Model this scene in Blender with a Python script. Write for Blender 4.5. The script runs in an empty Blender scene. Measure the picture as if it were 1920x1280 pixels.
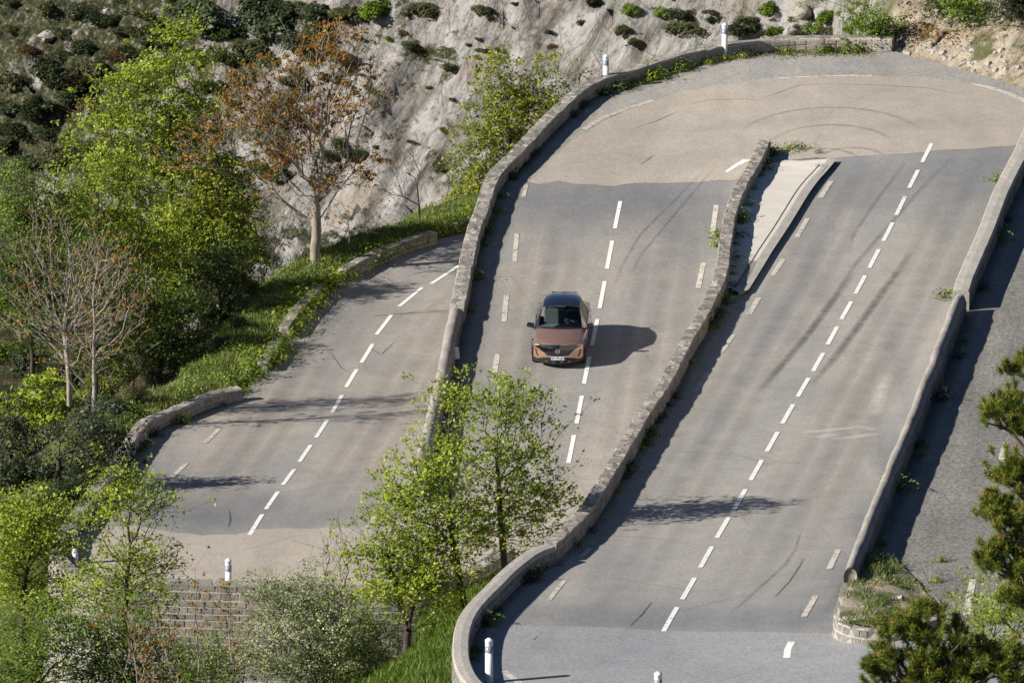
import bpy, bmesh, math, random
import numpy as np
from mathutils import Vector, Matrix, noise
R_ = math.radians
random.seed(7); rng = np.random.default_rng(7)
scene = bpy.context.scene
COL = scene.collection
# ------------------------------------------------------------------ camera model
F = 18000.0; PIT = R_(14.7); ZC = 84.0
def ray(px, py):
    u = (px-960)/F; v = -(py-640)/F
    return (u, math.cos(PIT)+v*math.sin(PIT), -math.sin(PIT)+v*math.cos(PIT))
def at(px, py, Y):
    r = ray(px, py); t = Y/r[1]
    return Vector((r[0]*t, Y, ZC+r[2]*t))
def pxm(Y):                       # pixels per metre at depth Y
    return F*math.cos(PIT)/Y
def project(p):
    x, y, z = p; z -= ZC
    d = y*math.cos(PIT)-z*math.sin(PIT); v = y*math.sin(PIT)+z*math.cos(PIT)
    return (960+F*x/d, 640-F*v/d)
# ------------------------------------------------------------------ height model of the roads
def sm(t):
    t = max(0., min(1., t)); return t*t*(3-2*t)
def prof(pts):
    xs = np.array([p[0] for p in pts], float); zs = np.array([p[1] for p in pts], float)
    g = np.arange(xs[0]-60, xs[-1]+60, .5); zz = np.interp(g, xs, zs)
    k = np.ones(13)/13; zz = np.convolve(np.pad(zz, 6, mode='edge'), k, 'valid')
    return lambda Y: float(np.interp(Y, g, zz))
hM = prof([(290,-.45),(303,-.33),(306.7,-.15),(311,.04),(315.3,.26),(319.6,.47),(324,.70),(328.3,1.03),(332.6,1.42),(337,1.75),(342,2.0),(350,2.3),(370,2.5)])
hR = prof([(245,7.0),(255,6.95),(263.6,6.65),(272,6.04),(280.7,5.41),(289.2,4.88),(297.8,4.35),(306.4,3.83),(314.9,3.36),(323.5,3.06),(332,2.86),(336.3,2.78),(345,2.7),(370,2.6)])
hL = prof([(285,-.62),(295,-.62),(299.4,-.72),(303.7,-1.08),(308,-1.47),(312.3,-1.84),(316.6,-2.15),(320.9,-2.42),(325.2,-2.65),(329.5,-2.88),(338,-3.05),(360,-3.3)])
hF = prof([(240,7.0),(255,7.05),(262,7.3),(270,7.85),(336,12.0)])
def hit(px, py, zf, lo=230., hi=560.):
    """first intersection of the pixel ray with height function zf(x,y)"""
    r = ray(px, py)
    def g(Y):
        t = Y/r[1]; return ZC+r[2]*t-zf(r[0]*t, Y)
    a = lo; ga = g(a); step = 1.5
    if ga < 0: return at(px, py, lo)
    b = a
    while b < hi:
        b = a+step; gb = g(b)
        if gb <= 0: break
        a = b
    for _ in range(24):
        m = (a+b)/2
        if g(m) > 0: a = m
        else: b = m
    return at(px, py, b)
ML_px = [(1677,68),(1613,66),(1547,66),(1480,67),(1427,71),(1367,78),(1323,86),(1280,95),(1227,110),(1173,127),(1133,138),(1107,147),(1077,163),(1050,187),(1007,227),(977,260),(950,290),(920,315),(907,337),(888,397),(875,427),(870,447),(862,484),(857,507),(852,537),(843,579),(837,604),(827,654),(817,704),(803,760),(790,817),(778,862),(768,905)]
MR_px = [(1423,262),(1408,297),(1390,327),(1373,357),(1358,397),(1353,427),(1347,460),(1345,487),(1337,524),(1320,557),(1300,597),(1280,627),(1250,687),(1227,727),(1193,774),(1177,804),(1155,840),(1117,903),(1087,950),(1067,973),(1017,1020)]
MB_px = [(1017,1020),(993,1026),(973,1040),(940,1066),(907,1100),(880,1126),(860,1153),(850,1183),(848,1213),(850,1240),(862,1268),(890,1296),(935,1318),(1000,1333),(1100,1345),(1250,1352),(1450,1356),(1700,1358)]
RW_px = [(1978,120),(1950,180),(1920,238),(1900,283),(1880,320),(1860,360),(1835,427),(1813,477),(1795,517),(1786,545),(1779,574),(1768,604),(1753,640),(1737,687),(1717,730),(1709,757),(1693,794),(1677,834),(1667,853),(1647,906),(1623,960),(1607,1003),(1588,1050),(1582,1068)]
RWH = .62
mr = [hit(a, b, lambda x, y: hR(y)+.52) for a, b in MR_px]
rw = [hit(a, b, lambda x, y: hF(y)+RWH) for a, b in RW_px]
_ml = [(hit(a, b, lambda x, y: hM(y)+.5)) for a, b in ML_px[14:]]
def xof(pl, off):
    ys = np.array([p.y for p in pl])[::-1]; xs = np.array([p.x for p in pl])[::-1]
    o = np.argsort(ys); ys = ys[o]; xs = xs[o]
    return lambda Y: float(np.interp(Y, ys, xs))+off
mb0 = [hit(a, b, lambda x, y: hR(y)+.55) for a, b in MB_px[1:9]]
xMR = xof(mr+mb0, .22); xRW = xof(rw, .25); xML = xof(_ml, .22)
def H(x, Y):
    """driving surface height everywhere on the road bench"""
    if x < xML(Y) or (Y < 300 and x < -3 ):
        t = 0.
    elif x < xMR(Y) and Y > 263.5: t = 1.
    elif x < xRW(Y) or Y < 246 or Y > 316: t = 2.
    else: t = 3.
    if Y > 329 and t >= 1 and t < 3:                # top hairpin M-R
        k = sm((Y-329)/11.); tb = 1+sm((x-4)/12.); t = t*(1-k)+tb*k
    if Y < 309 and t <= 1:                          # lower left hairpin L-M
        k = sm((310-Y)/8.); tb = sm((x+9)/10.); t = t*(1-k)+tb*k
    if Y < 266 and t >= 2:
        k = sm((266-Y)/7.); tb = 2+sm((x-4)/11.); t = t*(1-k)+tb*k
    f = (hL, hM, hR, hF); i = min(2, int(t)); w = t-i
    if w <= 0: return f[i](Y)
    if w >= 1: return f[i+1](Y)
    return f[i](Y)*(1-w)+f[i+1](Y)*w
mr = [hit(a, b, lambda x, y: H(max(x+.5, xMR(y)+.05), y)+.50) if b < 420 else m_ for (a, b), m_ in zip(MR_px, mr)]
def rp(px, py, up=0.):            # a point on the road surface under the pixel
    return hit(px, py, lambda x, y: H(x, y)+up)
def fp(fn, px, py, up=0.):
    return hit(px, py, lambda x, y: fn(y)+up)
ml = [rp(a, b, .5) if i < 14 else fp(hM, a, b, .5) for i, (a, b) in enumerate(ML_px)]
mb = [hit(a, b, lambda x, y: (hR(y) if y > 262 else H(x, y))+.55) for a, b in MB_px]
LW_px = [(443,724),(417,727),(373,740),(333,757),(287,775),(263,784),(243,807),(220,840),(193,883),(160,923),(123,973),(100,1003),(92,1040),(120,1072),(190,1088),(300,1091),(372,1094),(447,1096),(540,1100),(640,1104),(740,1103),(820,1096),(880,1078),(930,1052),(965,1026)]
lw = [hit(a, b, lambda x, y: (hL(y) if b < 980 else H(x, y))+.45) for a, b in LW_px]
# ------------------------------------------------------------------ object helpers
def tag(o, label=None, cat=None, group=None, kind=None):
    if label: o['label'] = label
    if cat: o['category'] = cat
    if group: o['group'] = group
    if kind: o['kind'] = kind
    return o
def empty(name, loc=(0,0,0), rz=0.):
    o = bpy.data.objects.new(name, None); COL.objects.link(o); o.location = loc; o.rotation_euler = (0,0,rz)
    o.empty_display_size = .3
    return o
def link(name, me, parent=None, mats=(), smooth=False):
    for m in mats: me.materials.append(m)
    if smooth: me.polygons.foreach_set('use_smooth', np.ones(len(me.polygons), bool))
    o = bpy.data.objects.new(name, me); COL.objects.link(o)
    if parent: o.parent = parent
    return o
def np_mesh(name, V, Fc, k=None):
    """V (n,3); Fc (m,k) equal-size faces"""
    V = np.asarray(V, np.float32); Fc = np.asarray(Fc, np.int32)
    me = bpy.data.meshes.new(name); n, m, k = len(V), len(Fc), Fc.shape[1]
    me.vertices.add(n); me.vertices.foreach_set('co', V.ravel())
    me.loops.add(m*k); me.loops.foreach_set('vertex_index', Fc.ravel())
    me.polygons.add(m); me.polygons.foreach_set('loop_start', np.arange(0, m*k, k, dtype=np.int32))
    me.update(calc_edges=True); me.validate()
    return me
def fattr(me, name, vals, dom='FACE'):
    a = me.attributes.new(name, 'FLOAT', dom); a.data.foreach_set('value', np.asarray(vals, np.float32))
def pymesh(name, V, Fc):
    me = bpy.data.meshes.new(name); me.from_pydata([tuple(v) for v in V], [], Fc); me.update(); return me
def copy_tree(o, parent=None):
    c = o.copy(); COL.objects.link(c)
    if parent: c.parent = parent
    for ch in list(o.children): copy_tree(ch, c)
    return c
# ------------------------------------------------------------------ materials
def new_mat(name):
    m = bpy.data.materials.new(name); m.use_nodes = True
    nt = m.node_tree; b = nt.nodes['Principled BSDF']; return m, nt, b
class N:
    """tiny node helper"""
    def __init__(s, nt): s.nt = nt; s.L = nt.links.new
    def n(s, t, **kw):
        o = s.nt.nodes.new(t)
        for k, v in kw.items():
            if k.startswith('i_'): o.inputs[k[2:].replace('_', ' ')].default_value = v
            else: setattr(o, k, v)
        return o
    def coord(s): return s.n('ShaderNodeNewGeometry').outputs['Position']
    def obj(s): return s.n('ShaderNodeTexCoord').outputs['Object']
    def attr(s, a): return s.n('ShaderNodeAttribute', attribute_name=a).outputs['Fac']
    def mapping(s, v, sc=(1,1,1), rot=(0,0,0)):
        o = s.n('ShaderNodeMapping'); s.L(v, o.inputs['Vector']); o.inputs['Scale'].default_value = sc; o.inputs['Rotation'].default_value = rot
        return o.outputs[0]
    def noise(s, v, sc, det=4, rough=.55, dist=0.):
        o = s.n('ShaderNodeTexNoise'); s.L(v, o.inputs['Vector']); o.inputs['Scale'].default_value = sc
        o.inputs['Detail'].default_value = det; o.inputs['Roughness'].default_value = rough; o.inputs['Distortion'].default_value = dist
        return o.outputs['Fac']
    def vor(s, v, sc, feat='F1', out='Distance', rnd=1.):
        o = s.n('ShaderNodeTexVoronoi', feature=feat); s.L(v, o.inputs['Vector']); o.inputs['Scale'].default_value = sc; o.inputs['Randomness'].default_value = rnd
        return o.outputs[out]
    def ramp(s, f, stops):
        o = s.n('ShaderNodeValToRGB'); s.L(f, o.inputs[0]); e = o.color_ramp.elements
        while len(e) < len(stops): e.new(.5)
        for el, (p, c) in zip(e, stops):
            el.position = p; el.color = (*c, 1) if hasattr(c, '__len__') else (c, c, c, 1)
        return o.outputs[0]
    def mix(s, f, a, b, mode='MIX'):
        o = s.n('ShaderNodeMix', data_type='RGBA', blend_type=mode)
        for i, v in ((0, f), (6, a), (7, b)):
            if hasattr(v, 'is_linked') or isinstance(v, bpy.types.NodeSocket): s.L(v, o.inputs[i])
            elif i == 0: o.inputs[0].default_value = v
            else: o.inputs[i].default_value = (*v, 1)
        return o.outputs[2]
    def math(s, op, a, b=0., c=None):
        o = s.n('ShaderNodeMath', operation=op)
        for i, v in enumerate((a, b) if c is None else (a, b, c)):
            if isinstance(v, bpy.types.NodeSocket): s.L(v, o.inputs[i])
            else: o.inputs[i].default_value = v
        return o.outputs[0]
    def bump(s, h, b, st=.5, d=.02):
        o = s.n('ShaderNodeBump'); s.L(h, o.inputs['Height']); o.inputs['Strength'].default_value = st; o.inputs['Distance'].default_value = d
        s.L(o.outputs[0], b.inputs['Normal'])
def flat(name, c, rough=.7, metal=0., coat=0., var=0., vs=8.):
    m, nt, b = new_mat(name); b.inputs['Base Color'].default_value = (*c, 1); b.inputs['Roughness'].default_value = rough
    b.inputs['Metallic'].default_value = metal; b.inputs['Coat Weight'].default_value = coat; b.inputs['Coat Roughness'].default_value = .06
    if var:
        h = N(nt); f = h.noise(h.obj(), vs, 5)
        col = h.mix(h.ramp(f, [(.3, 0.), (.7, 1.)]), tuple(x*(1-var) for x in c), tuple(min(1, x*(1+var)) for x in c)); nt.links.new(col, b.inputs['Base Color'])
    return m
def asphalt(name, grey, tan, patchy=.5, grainamt=.13, shear=.1, bluish=(.8,.9,1.05), rr=(.43,.57)):
    m, nt, b = new_mat(name); h = N(nt); p = h.coord()
    sx = h.n('ShaderNodeSeparateXYZ'); h.L(p, sx.inputs[0])
    u = h.math('SUBTRACT', sx.outputs[0], h.math('MULTIPLY', sx.outputs[1], shear))
    cb = h.n('ShaderNodeCombineXYZ'); h.L(u, cb.inputs[0]); h.L(h.math('MULTIPLY', sx.outputs[1], .07), cb.inputs[1])
    st = h.noise(cb.outputs[0], .75, 4, .55)                      # streaks along the road
    blot = h.noise(p, .22, 5, .6, .6)
    t = h.ramp(h.math('ADD', h.math('MULTIPLY', st, .6), h.math('MULTIPLY', blot, .4)), [(rr[0], 0.), (rr[1], 1.)])
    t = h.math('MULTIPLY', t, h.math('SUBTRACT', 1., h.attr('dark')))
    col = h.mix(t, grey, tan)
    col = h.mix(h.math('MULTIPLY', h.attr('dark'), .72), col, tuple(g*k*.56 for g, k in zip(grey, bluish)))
    f1 = h.noise(p, 9., 2, .7)
    gr = h.ramp(f1, [(.33, 1-grainamt), (.67, 1+grainamt)])
    col = h.mix(1., col, gr, 'MULTIPLY')
    f2 = h.noise(p, 24., 1, .6)
    col = h.mix(1., col, h.ramp(f2, [(.3, 1-grainamt), (.7, 1+grainamt)]), 'MULTIPLY')
    mid = h.noise(p, 1.1, 4, .6); col = h.mix(1., col, h.ramp(mid, [(.3, .93), (.7, 1.06)]), 'MULTIPLY')
    big = h.noise(h.mapping(p, (1, .3, 1)), .35, 4, .6, .8); col = h.mix(1., col, h.ramp(big, [(.3, .88), (.5, 1.), (.75, 1.06)]), 'MULTIPLY')
    # hairline cracks
    cr = h.vor(h.mapping(h.mix(1., p, h.n('ShaderNodeTexNoise', i_Scale=.9).outputs['Color'], 'ADD'), (.16, .1, .16)), 1., 'DISTANCE_TO_EDGE')
    cm = h.math('MULTIPLY', h.ramp(cr, [(.0, 1.), (.006, 0.)]), h.ramp(h.noise(p, .3, 2), [(.5, 0.), (.62, .22)]))
    col = h.mix(cm, col, (.05, .045, .04))
    h.L(col, b.inputs['Base Color']); b.inputs['Roughness'].default_value = .88; b.inputs['Specular IOR Level'].default_value = .25
    h.bump(f1, b, .35, .01)
    return m
def stone(name, c1, c2, mortar=None, sc=2.2, edge=.05, lichen=.5):
    m, nt, b = new_mat(name); h = N(nt); p = h.coord()
    base = h.mix(h.noise(p, 1.3, 4), c1, c2)
    fine = h.noise(p, 11., 5, .65)
    rnd = h.attr('rnd')
    base = h.mix(1., base, h.ramp(rnd, [(0., .76), (.5, .98), (.8, 1.08), (1., 1.2)]), 'MULTIPLY')
    base = h.mix(h.math('MULTIPLY', h.ramp(rnd, [(.88, 0.), (.92, 1.)]), .4), base, (.33, .26, .16))
    base = h.mix(1., base, h.ramp(fine, [(.3, .72), (.7, 1.25)]), 'MULTIPLY')
    bh = fine
    if mortar:
        w = h.mix(.25, p, h.n('ShaderNodeTexNoise', i_Scale=2.).outputs['Color'], 'ADD')
        d = h.vor(w, sc, 'DISTANCE_TO_EDGE'); cell = h.vor(w, sc, 'F1', 'Color')
        sp = h.n('ShaderNodeSeparateColor'); h.L(cell, sp.inputs[0])
        base = h.mix(1., base, h.ramp(sp.outputs[0], [(0., .6), (1., 1.3)]), 'MULTIPLY')
        e = h.ramp(d, [(edge*.5, 0.), (edge, 1.)])
        base = h.mix(e, mortar, base); bh = h.math('ADD', h.math('MULTIPLY', fine, .3), e)
    base = h.mix(h.ramp(h.noise(p, 2.7, 4), [(.55, 0.), (.7, lichen)]), base, (.13, .12, .10))
    h.L(base, b.inputs['Base Color']); b.inputs['Roughness'].default_value = .92; b.inputs['Specular IOR Level'].default_value = .2
    h.bump(bh, b, .7, .03)
    return m
def concrete(name, c, stain=.4):
    m, nt, b = new_mat(name); h = N(nt); p = h.coord()
    f = h.noise(p, 14., 5, .7); g = h.noise(p, 1.5, 5, .6)
    col = h.mix(h.ramp(g, [(.35, 0.), (.65, stain)]), c, tuple(x*.6 for x in c))
    col = h.mix(1., col, h.ramp(f, [(.3, .7), (.7, 1.25)]), 'MULTIPLY')
    h.L(col, b.inputs['Base Color']); b.inputs['Roughness'].default_value = .9; b.inputs['Specular IOR Level'].default_value = .2
    h.bump(f, b, .8, .02); return m
def leafmat(name, stops, trans=.35, rough=.5):
    m, nt, b = new_mat(name); h = N(nt); c = h.ramp(h.attr('rnd'), stops)
    h.L(c, b.inputs['Base Color']); b.inputs['Roughness'].default_value = rough; b.inputs['Specular IOR Level'].default_value = .3
    tr = h.n('ShaderNodeBsdfTranslucent'); h.L(h.mix(1., c, (1.15, 1.2, .6), 'MULTIPLY'), tr.inputs[0])
    mx = h.n('ShaderNodeMixShader'); mx.inputs[0].default_value = trans; h.L(b.outputs[0], mx.inputs[1]); h.L(tr.outputs[0], mx.inputs[2])
    h.L(mx.outputs[0], nt.nodes['Material Output'].inputs[0]); return m
def barkmat(name, c1, c2, sc=6.):
    m, nt, b = new_mat(name); h = N(nt); p = h.coord()
    f = h.noise(h.mapping(p, (1, 1, .25)), sc, 5, .65)
    h.L(h.ramp(f, [(.3, c1), (.7, c2)]), b.inputs['Base Color']); b.inputs['Roughness'].default_value = .9; b.inputs['Specular IOR Level'].default_value = .2
    h.bump(f, b, .6, .03); return m
def paint(name, c, wear=.35, sc=7., trans=0.):
    """worn road paint; where worn the aggregate underneath shows"""
    m, nt, b = new_mat(name); h = N(nt); p = h.coord()
    f = h.noise(p, sc, 5, .7)
    h.L(h.mix(h.ramp(f, [(wear, 1.), (wear+.1, 0.)]), c, (.25, .235, .21)), b.inputs['Base Color']); b.inputs['Roughness'].default_value = .7
    return m
# ------------------------------------------------------------------ plan-view polygons of the road bench
def V2(p): return (p[0], p[1])
def offs(pl, d):
    out = []
    for i, p in enumerate(pl):
        a = pl[max(0, i-1)]; b = pl[min(len(pl)-1, i+1)]; t = Vector((b.x-a.x, b.y-a.y)); t.normalize()
        out.append(Vector((p.x-t.y*d, p.y+t.x*d, p.z)))
    return out
mlc = offs(ml, .25); mrc = offs(mr, .2); mbc = offs(mb, .25); rwc = offs(rw, .2); lwc = offs(lw, .2)
lver = [fp(hL, a, b) for a, b in [(470,715),(500,690),(540,640),(580,580),(640,525),(720,485),(810,452),(868,436),(905,412),(960,390)]]
ml_end = mlc[-1]; mr_end = mrc[-1]
tip = mrc[0]
i350 = max(range(len(mlc)), key=lambda i: -abs(mlc[i].y-lver[-1].y)-(100 if mlc[i].x > 8 else 0))
P_L = [V2(p) for p in reversed(lwc[:20])] + [V2(p) for p in lver] + [V2(p) for p in mlc[i350:]] + [(-3.0, ml_end.y-2), (-3.0, lwc[19].y)]
P_M = [(-3.0, lwc[19].y), (-3.0, ml_end.y-2)] + [V2(p) for p in reversed(mlc)]
back = mlc[0]
P_M = [(-3.0, lwc[19].y), (-3.0, ml_end.y-2)] + [V2(p) for p in reversed([q for q in mlc if q.x < tip.x+.5])] + [(tip.x+.3, mlc[5].y+.2)] + [V2(tip)] + [V2(p) for p in mrc] + [V2(p) for p in reversed(lwc[19:])]
east = [(17.2,309), (19.6,322), (21.3,335), (21.0,345)] + [V2(rp(a, b)) for a, b in ((1915,168),(1860,150),(1780,128),(1700,104))]
P_R = [V2(p) for p in reversed([q for q in mrc])]
P_R = P_R + [(tip.x+.3, mlc[5].y+.2)] + [V2(q) for q in reversed([q for q in mlc if q.x > tip.x+.8])] + [(back.x+.3, back.y-.5)] + list(reversed(east)) + [V2(p) for p in rwc[1:]] + [(rwc[-1].x, 258.), (rwc[-1].x, 247.)] + [(2., 247.)] + [V2(p) for p in reversed(mbc[:-4])]
P_F = [V2(p) for p in reversed(rwc)]
P_F = [(rwc[-1].x, 247.), (rwc[-1].x, 258.)] + P_F + [(rwc[0].x+10, rwc[0].y+4), (25.5, 300.), (20.5, 262.), (18., 250.)]
def inpoly(poly, X, Y):
    X = np.asarray(X); Y = np.asarray(Y); r = np.zeros(X.shape, bool); n = len(poly)
    for i in range(n):
        x0, y0 = poly[i]; x1, y1 = poly[(i+1) % n]
        if y0 == y1: continue
        c = ((y0 > Y) != (y1 > Y)) & (X < (x1-x0)*(Y-y0)/(y1-y0)+x0); r ^= c
    return r
def zone_h(k):
    # height function forced to one side of the walls, used along polygon edges
    def f(x, Y):
        if k == 'L': return hL(Y) if Y > 310 else H(min(x, xML(Y)-.02), Y)
        if k == 'M': return H(min(max(x, xML(Y)+.02) if Y > 300 else x, xMR(Y)-.02 if 263.5 < Y < 341 else 99), Y)
        if k == 'M2': return H(min(x, xMR(Y)-.05) if Y > 266 else x, Y)
        if k == 'R':
            lo = xMR(Y)+.02 if 263 < Y < 341 else -99
            return H(min(max(x, lo), xRW(Y)-.02) if Y > 264 else x, Y) if Y > 262.5 or x > -9 else 7
        if k == 'F': return hF(Y) if Y > 266 else H(max(x, xRW(Y)+.02) if Y > 262 else x, Y)
    return f
def gridsheet(name, poly, hf, up, mat, parent=None, step=.5, darks=None):
    """horizontal polygon cut on a world-aligned lattice and laid on the height function"""
    bm = bmesh.new(); vs = []
    n = len(poly); dens = []
    for i in range(n):
        a = poly[i]; b = poly[(i+1) % n]; L = math.dist(a, b); k = max(1, int(L/.5))
        for j in range(k): dens.append((a[0]+(b[0]-a[0])*j/k, a[1]+(b[1]-a[1])*j/k))
    for p in dens: vs.append(bm.verts.new((p[0], p[1], 0)))
    f = bm.faces.new(vs); bmesh.ops.triangulate(bm, faces=[f])
    xs = [p[0] for p in poly]; ys = [p[1] for p in poly]
    for ax, lo, hi in ((0, min(xs), max(xs)), (1, min(ys), max(ys))):
        c = math.ceil(lo/step)*step
        while c < hi:
            no = (1,0,0) if ax == 0 else (0,1,0); co = (c,0,0) if ax == 0 else (0,c,0)
            bmesh.ops.bisect_plane(bm, geom=bm.verts[:]+bm.edges[:]+bm.faces[:], dist=1e-4, plane_co=co, plane_no=no); c += step
    bmesh.ops.triangulate(bm, faces=bm.faces[:])
    for v in bm.verts: v.co.z = hf(v.co.x, v.co.y)+up
    for fc in bm.faces:
        if fc.normal.z < 0: fc.normal_flip()
    bm.normal_update()
    for fc in bm.faces:
        if fc.normal.z < 0: fc.normal_flip()
        fc.smooth = True
    me = bpy.data.meshes.new(name); bm.to_mesh(me); bm.free()
    co = np.empty(len(me.vertices)*3, np.float32); me.vertices.foreach_get('co', co); co = co.reshape(-1, 3)
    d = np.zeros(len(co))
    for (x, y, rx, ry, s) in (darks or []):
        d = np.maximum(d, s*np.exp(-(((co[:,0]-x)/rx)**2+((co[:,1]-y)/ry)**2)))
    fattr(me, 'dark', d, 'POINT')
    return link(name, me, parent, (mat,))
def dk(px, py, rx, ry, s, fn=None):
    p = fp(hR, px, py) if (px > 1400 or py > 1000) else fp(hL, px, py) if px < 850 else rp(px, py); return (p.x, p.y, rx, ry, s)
M_as = asphalt('asphalt', (.272,.263,.250), (.335,.306,.270), shear=.09)
M_asR = asphalt('asphalt upper', (.285,.280,.270), (.338,.318,.288), shear=.143)
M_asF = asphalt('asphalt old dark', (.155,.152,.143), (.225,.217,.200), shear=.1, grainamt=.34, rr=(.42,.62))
M_sand = asphalt('asphalt resurfaced beige', (.360,.325,.280), (.395,.352,.298), shear=0, grainamt=.12, rr=(.4,.65))
M_grey = asphalt('asphalt resurfaced grey', (.268,.275,.288), (.285,.288,.290), shear=.3, grainamt=.15)
M_grav = asphalt('gravel shoulder', (.28,.275,.262), (.33,.315,.285), shear=0, grainamt=.22)
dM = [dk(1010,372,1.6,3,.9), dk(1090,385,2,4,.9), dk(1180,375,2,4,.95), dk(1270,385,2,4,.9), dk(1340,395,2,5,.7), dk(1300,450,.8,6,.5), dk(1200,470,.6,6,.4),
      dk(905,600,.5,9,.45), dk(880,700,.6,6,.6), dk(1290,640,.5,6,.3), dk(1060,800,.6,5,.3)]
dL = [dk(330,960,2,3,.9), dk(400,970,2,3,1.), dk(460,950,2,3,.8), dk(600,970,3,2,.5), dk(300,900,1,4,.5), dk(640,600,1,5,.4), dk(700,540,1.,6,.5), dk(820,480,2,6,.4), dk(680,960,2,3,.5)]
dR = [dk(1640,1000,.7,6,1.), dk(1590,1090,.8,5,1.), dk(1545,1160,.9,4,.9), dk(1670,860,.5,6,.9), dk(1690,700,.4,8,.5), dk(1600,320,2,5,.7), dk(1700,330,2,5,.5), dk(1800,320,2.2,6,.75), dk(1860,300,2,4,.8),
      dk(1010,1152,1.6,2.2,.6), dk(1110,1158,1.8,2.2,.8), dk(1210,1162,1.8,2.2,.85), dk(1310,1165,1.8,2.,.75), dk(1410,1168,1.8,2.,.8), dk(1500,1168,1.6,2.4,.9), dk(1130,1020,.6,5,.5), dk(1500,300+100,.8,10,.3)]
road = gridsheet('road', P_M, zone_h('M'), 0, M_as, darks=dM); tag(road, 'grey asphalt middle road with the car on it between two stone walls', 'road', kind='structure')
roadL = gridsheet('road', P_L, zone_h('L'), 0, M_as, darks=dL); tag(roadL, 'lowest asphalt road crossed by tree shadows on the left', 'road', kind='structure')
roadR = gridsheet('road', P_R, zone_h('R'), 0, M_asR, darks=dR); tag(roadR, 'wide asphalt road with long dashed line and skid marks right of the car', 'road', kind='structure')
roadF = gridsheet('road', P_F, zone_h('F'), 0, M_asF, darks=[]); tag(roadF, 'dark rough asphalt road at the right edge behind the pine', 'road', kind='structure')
def wob(pl, amp, seed):          # densify + roughen a world outline
    out = []; n = len(pl)
    for i in range(n):
        a = pl[i]; b = pl[(i+1) % n]; L = math.dist(a, b); k = max(1, int(L/.35))
        for j in range(k):
            x = a[0]+(b[0]-a[0])*j/k; y = a[1]+(b[1]-a[1])*j/k
            q = noise.noise_vector(Vector((x*1.3, y*.8, seed))); q2 = noise.noise_vector(Vector((x*4, y*3, seed+5)))
            out.append((x+q.x*amp+q2.x*amp*.4, y+(q.y*amp+q2.y*amp*.4)*2))
    return out
def pxpoly(pts, k=None):
    return [V2(hit(a, b, zone_h(k or ('M' if a < 1423 else 'R')))) for a, b in pts]
# outer gravel shoulder, beige hairpin
gravo = gridsheet('gravel_shoulder', wob(pxpoly([(1000,318),(1040,270),(1095,200),(1135,172),(1200,150),(1290,118),(1400,100),(1560,97),(1680,98),(1780,122),(1850,143),(1915,163),(1960,230),(1700,190),(1450,190),(1270,215),(1130,280),(1050,330)]), .05, 3), zone_h('M'), .004, M_grav)
tag(gravo, 'pale loose gravel along the outer edge of the top bend', 'gravel', kind='structure')
def Hz(x, Y): return H(x, Y)
sand_px = [(983,343),(1010,346),(1050,341),(1080,346),(1150,349),(1190,344),(1250,343),(1330,339),(1370,337),(1398,335),(1410,308),(1418,285),(1424,258),(1445,262),(1470,272),(1540,284),(1556,298),(1600,294),(1700,288),(1800,281),(1900,274),(1940,270),(1975,262),(1985,230),(1925,190),(1870,170),(1800,152),(1700,143),(1600,141),(1450,147),(1350,160),(1270,175),(1180,205),(1100,245),(1045,285),(1005,325)]
def zsand(x, Y): return zone_h('M')(x, Y) if x < 9.0 and Y < 341 else H(min(x, xRW(Y)-.02), Y)
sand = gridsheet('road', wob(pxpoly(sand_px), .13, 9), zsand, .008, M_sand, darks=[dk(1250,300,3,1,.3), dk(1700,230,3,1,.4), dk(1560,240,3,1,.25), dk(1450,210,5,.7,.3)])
tag(sand, 'beige resurfaced asphalt filling the top hairpin bend', 'road surface', kind='structure')
sand2_px = [(258,985),(330,998),(380,1003),(440,1001),(480,991),(560,990),(640,988),(700,984),(770,965),(860,935),(960,912),(1040,912),(1085,906),(1100,930),(1060,975),(1010,1018),(965,1040),(930,1066),(870,1092),(800,1108),(640,1112),(440,1102),(300,1099),(190,1092),(140,1075),(128,1045),(150,1010),(200,990)]
def front_in(pts):             # keep the patch inside the kerb wall
    out = []
    for x, y in pts:
        out.append((x, y))
    return out
sand2 = gridsheet('road', wob(pxpoly(sand2_px, 'M2'), .10, 4), zone_h('M2'), .006, M_sand)
tag(sand2, 'beige resurfaced asphalt on the lower left bend behind the green trees', 'road surface', kind='structure')
# bottom grey patch
g1 = [V2(hit(a, b, zone_h('R'))) for a, b in ((925,1172),(965,1171),(1100,1174),(1250,1182),(1400,1184),(1560,1187))]
gpoly = g1 + [(rp(1650,1200).x, rp(1650,1200).y), (18., 262.), (18., 248.), (3., 248.)] + [V2(p) for p in reversed(mbc[7:-4])]
grey = gridsheet('road', wob(gpoly, .04, 6), lambda x, Y: H(x, Y), .006, M_grey); tag(grey, 'smooth blue grey asphalt patch across the bottom bend', 'road surface', kind='structure')

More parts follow.
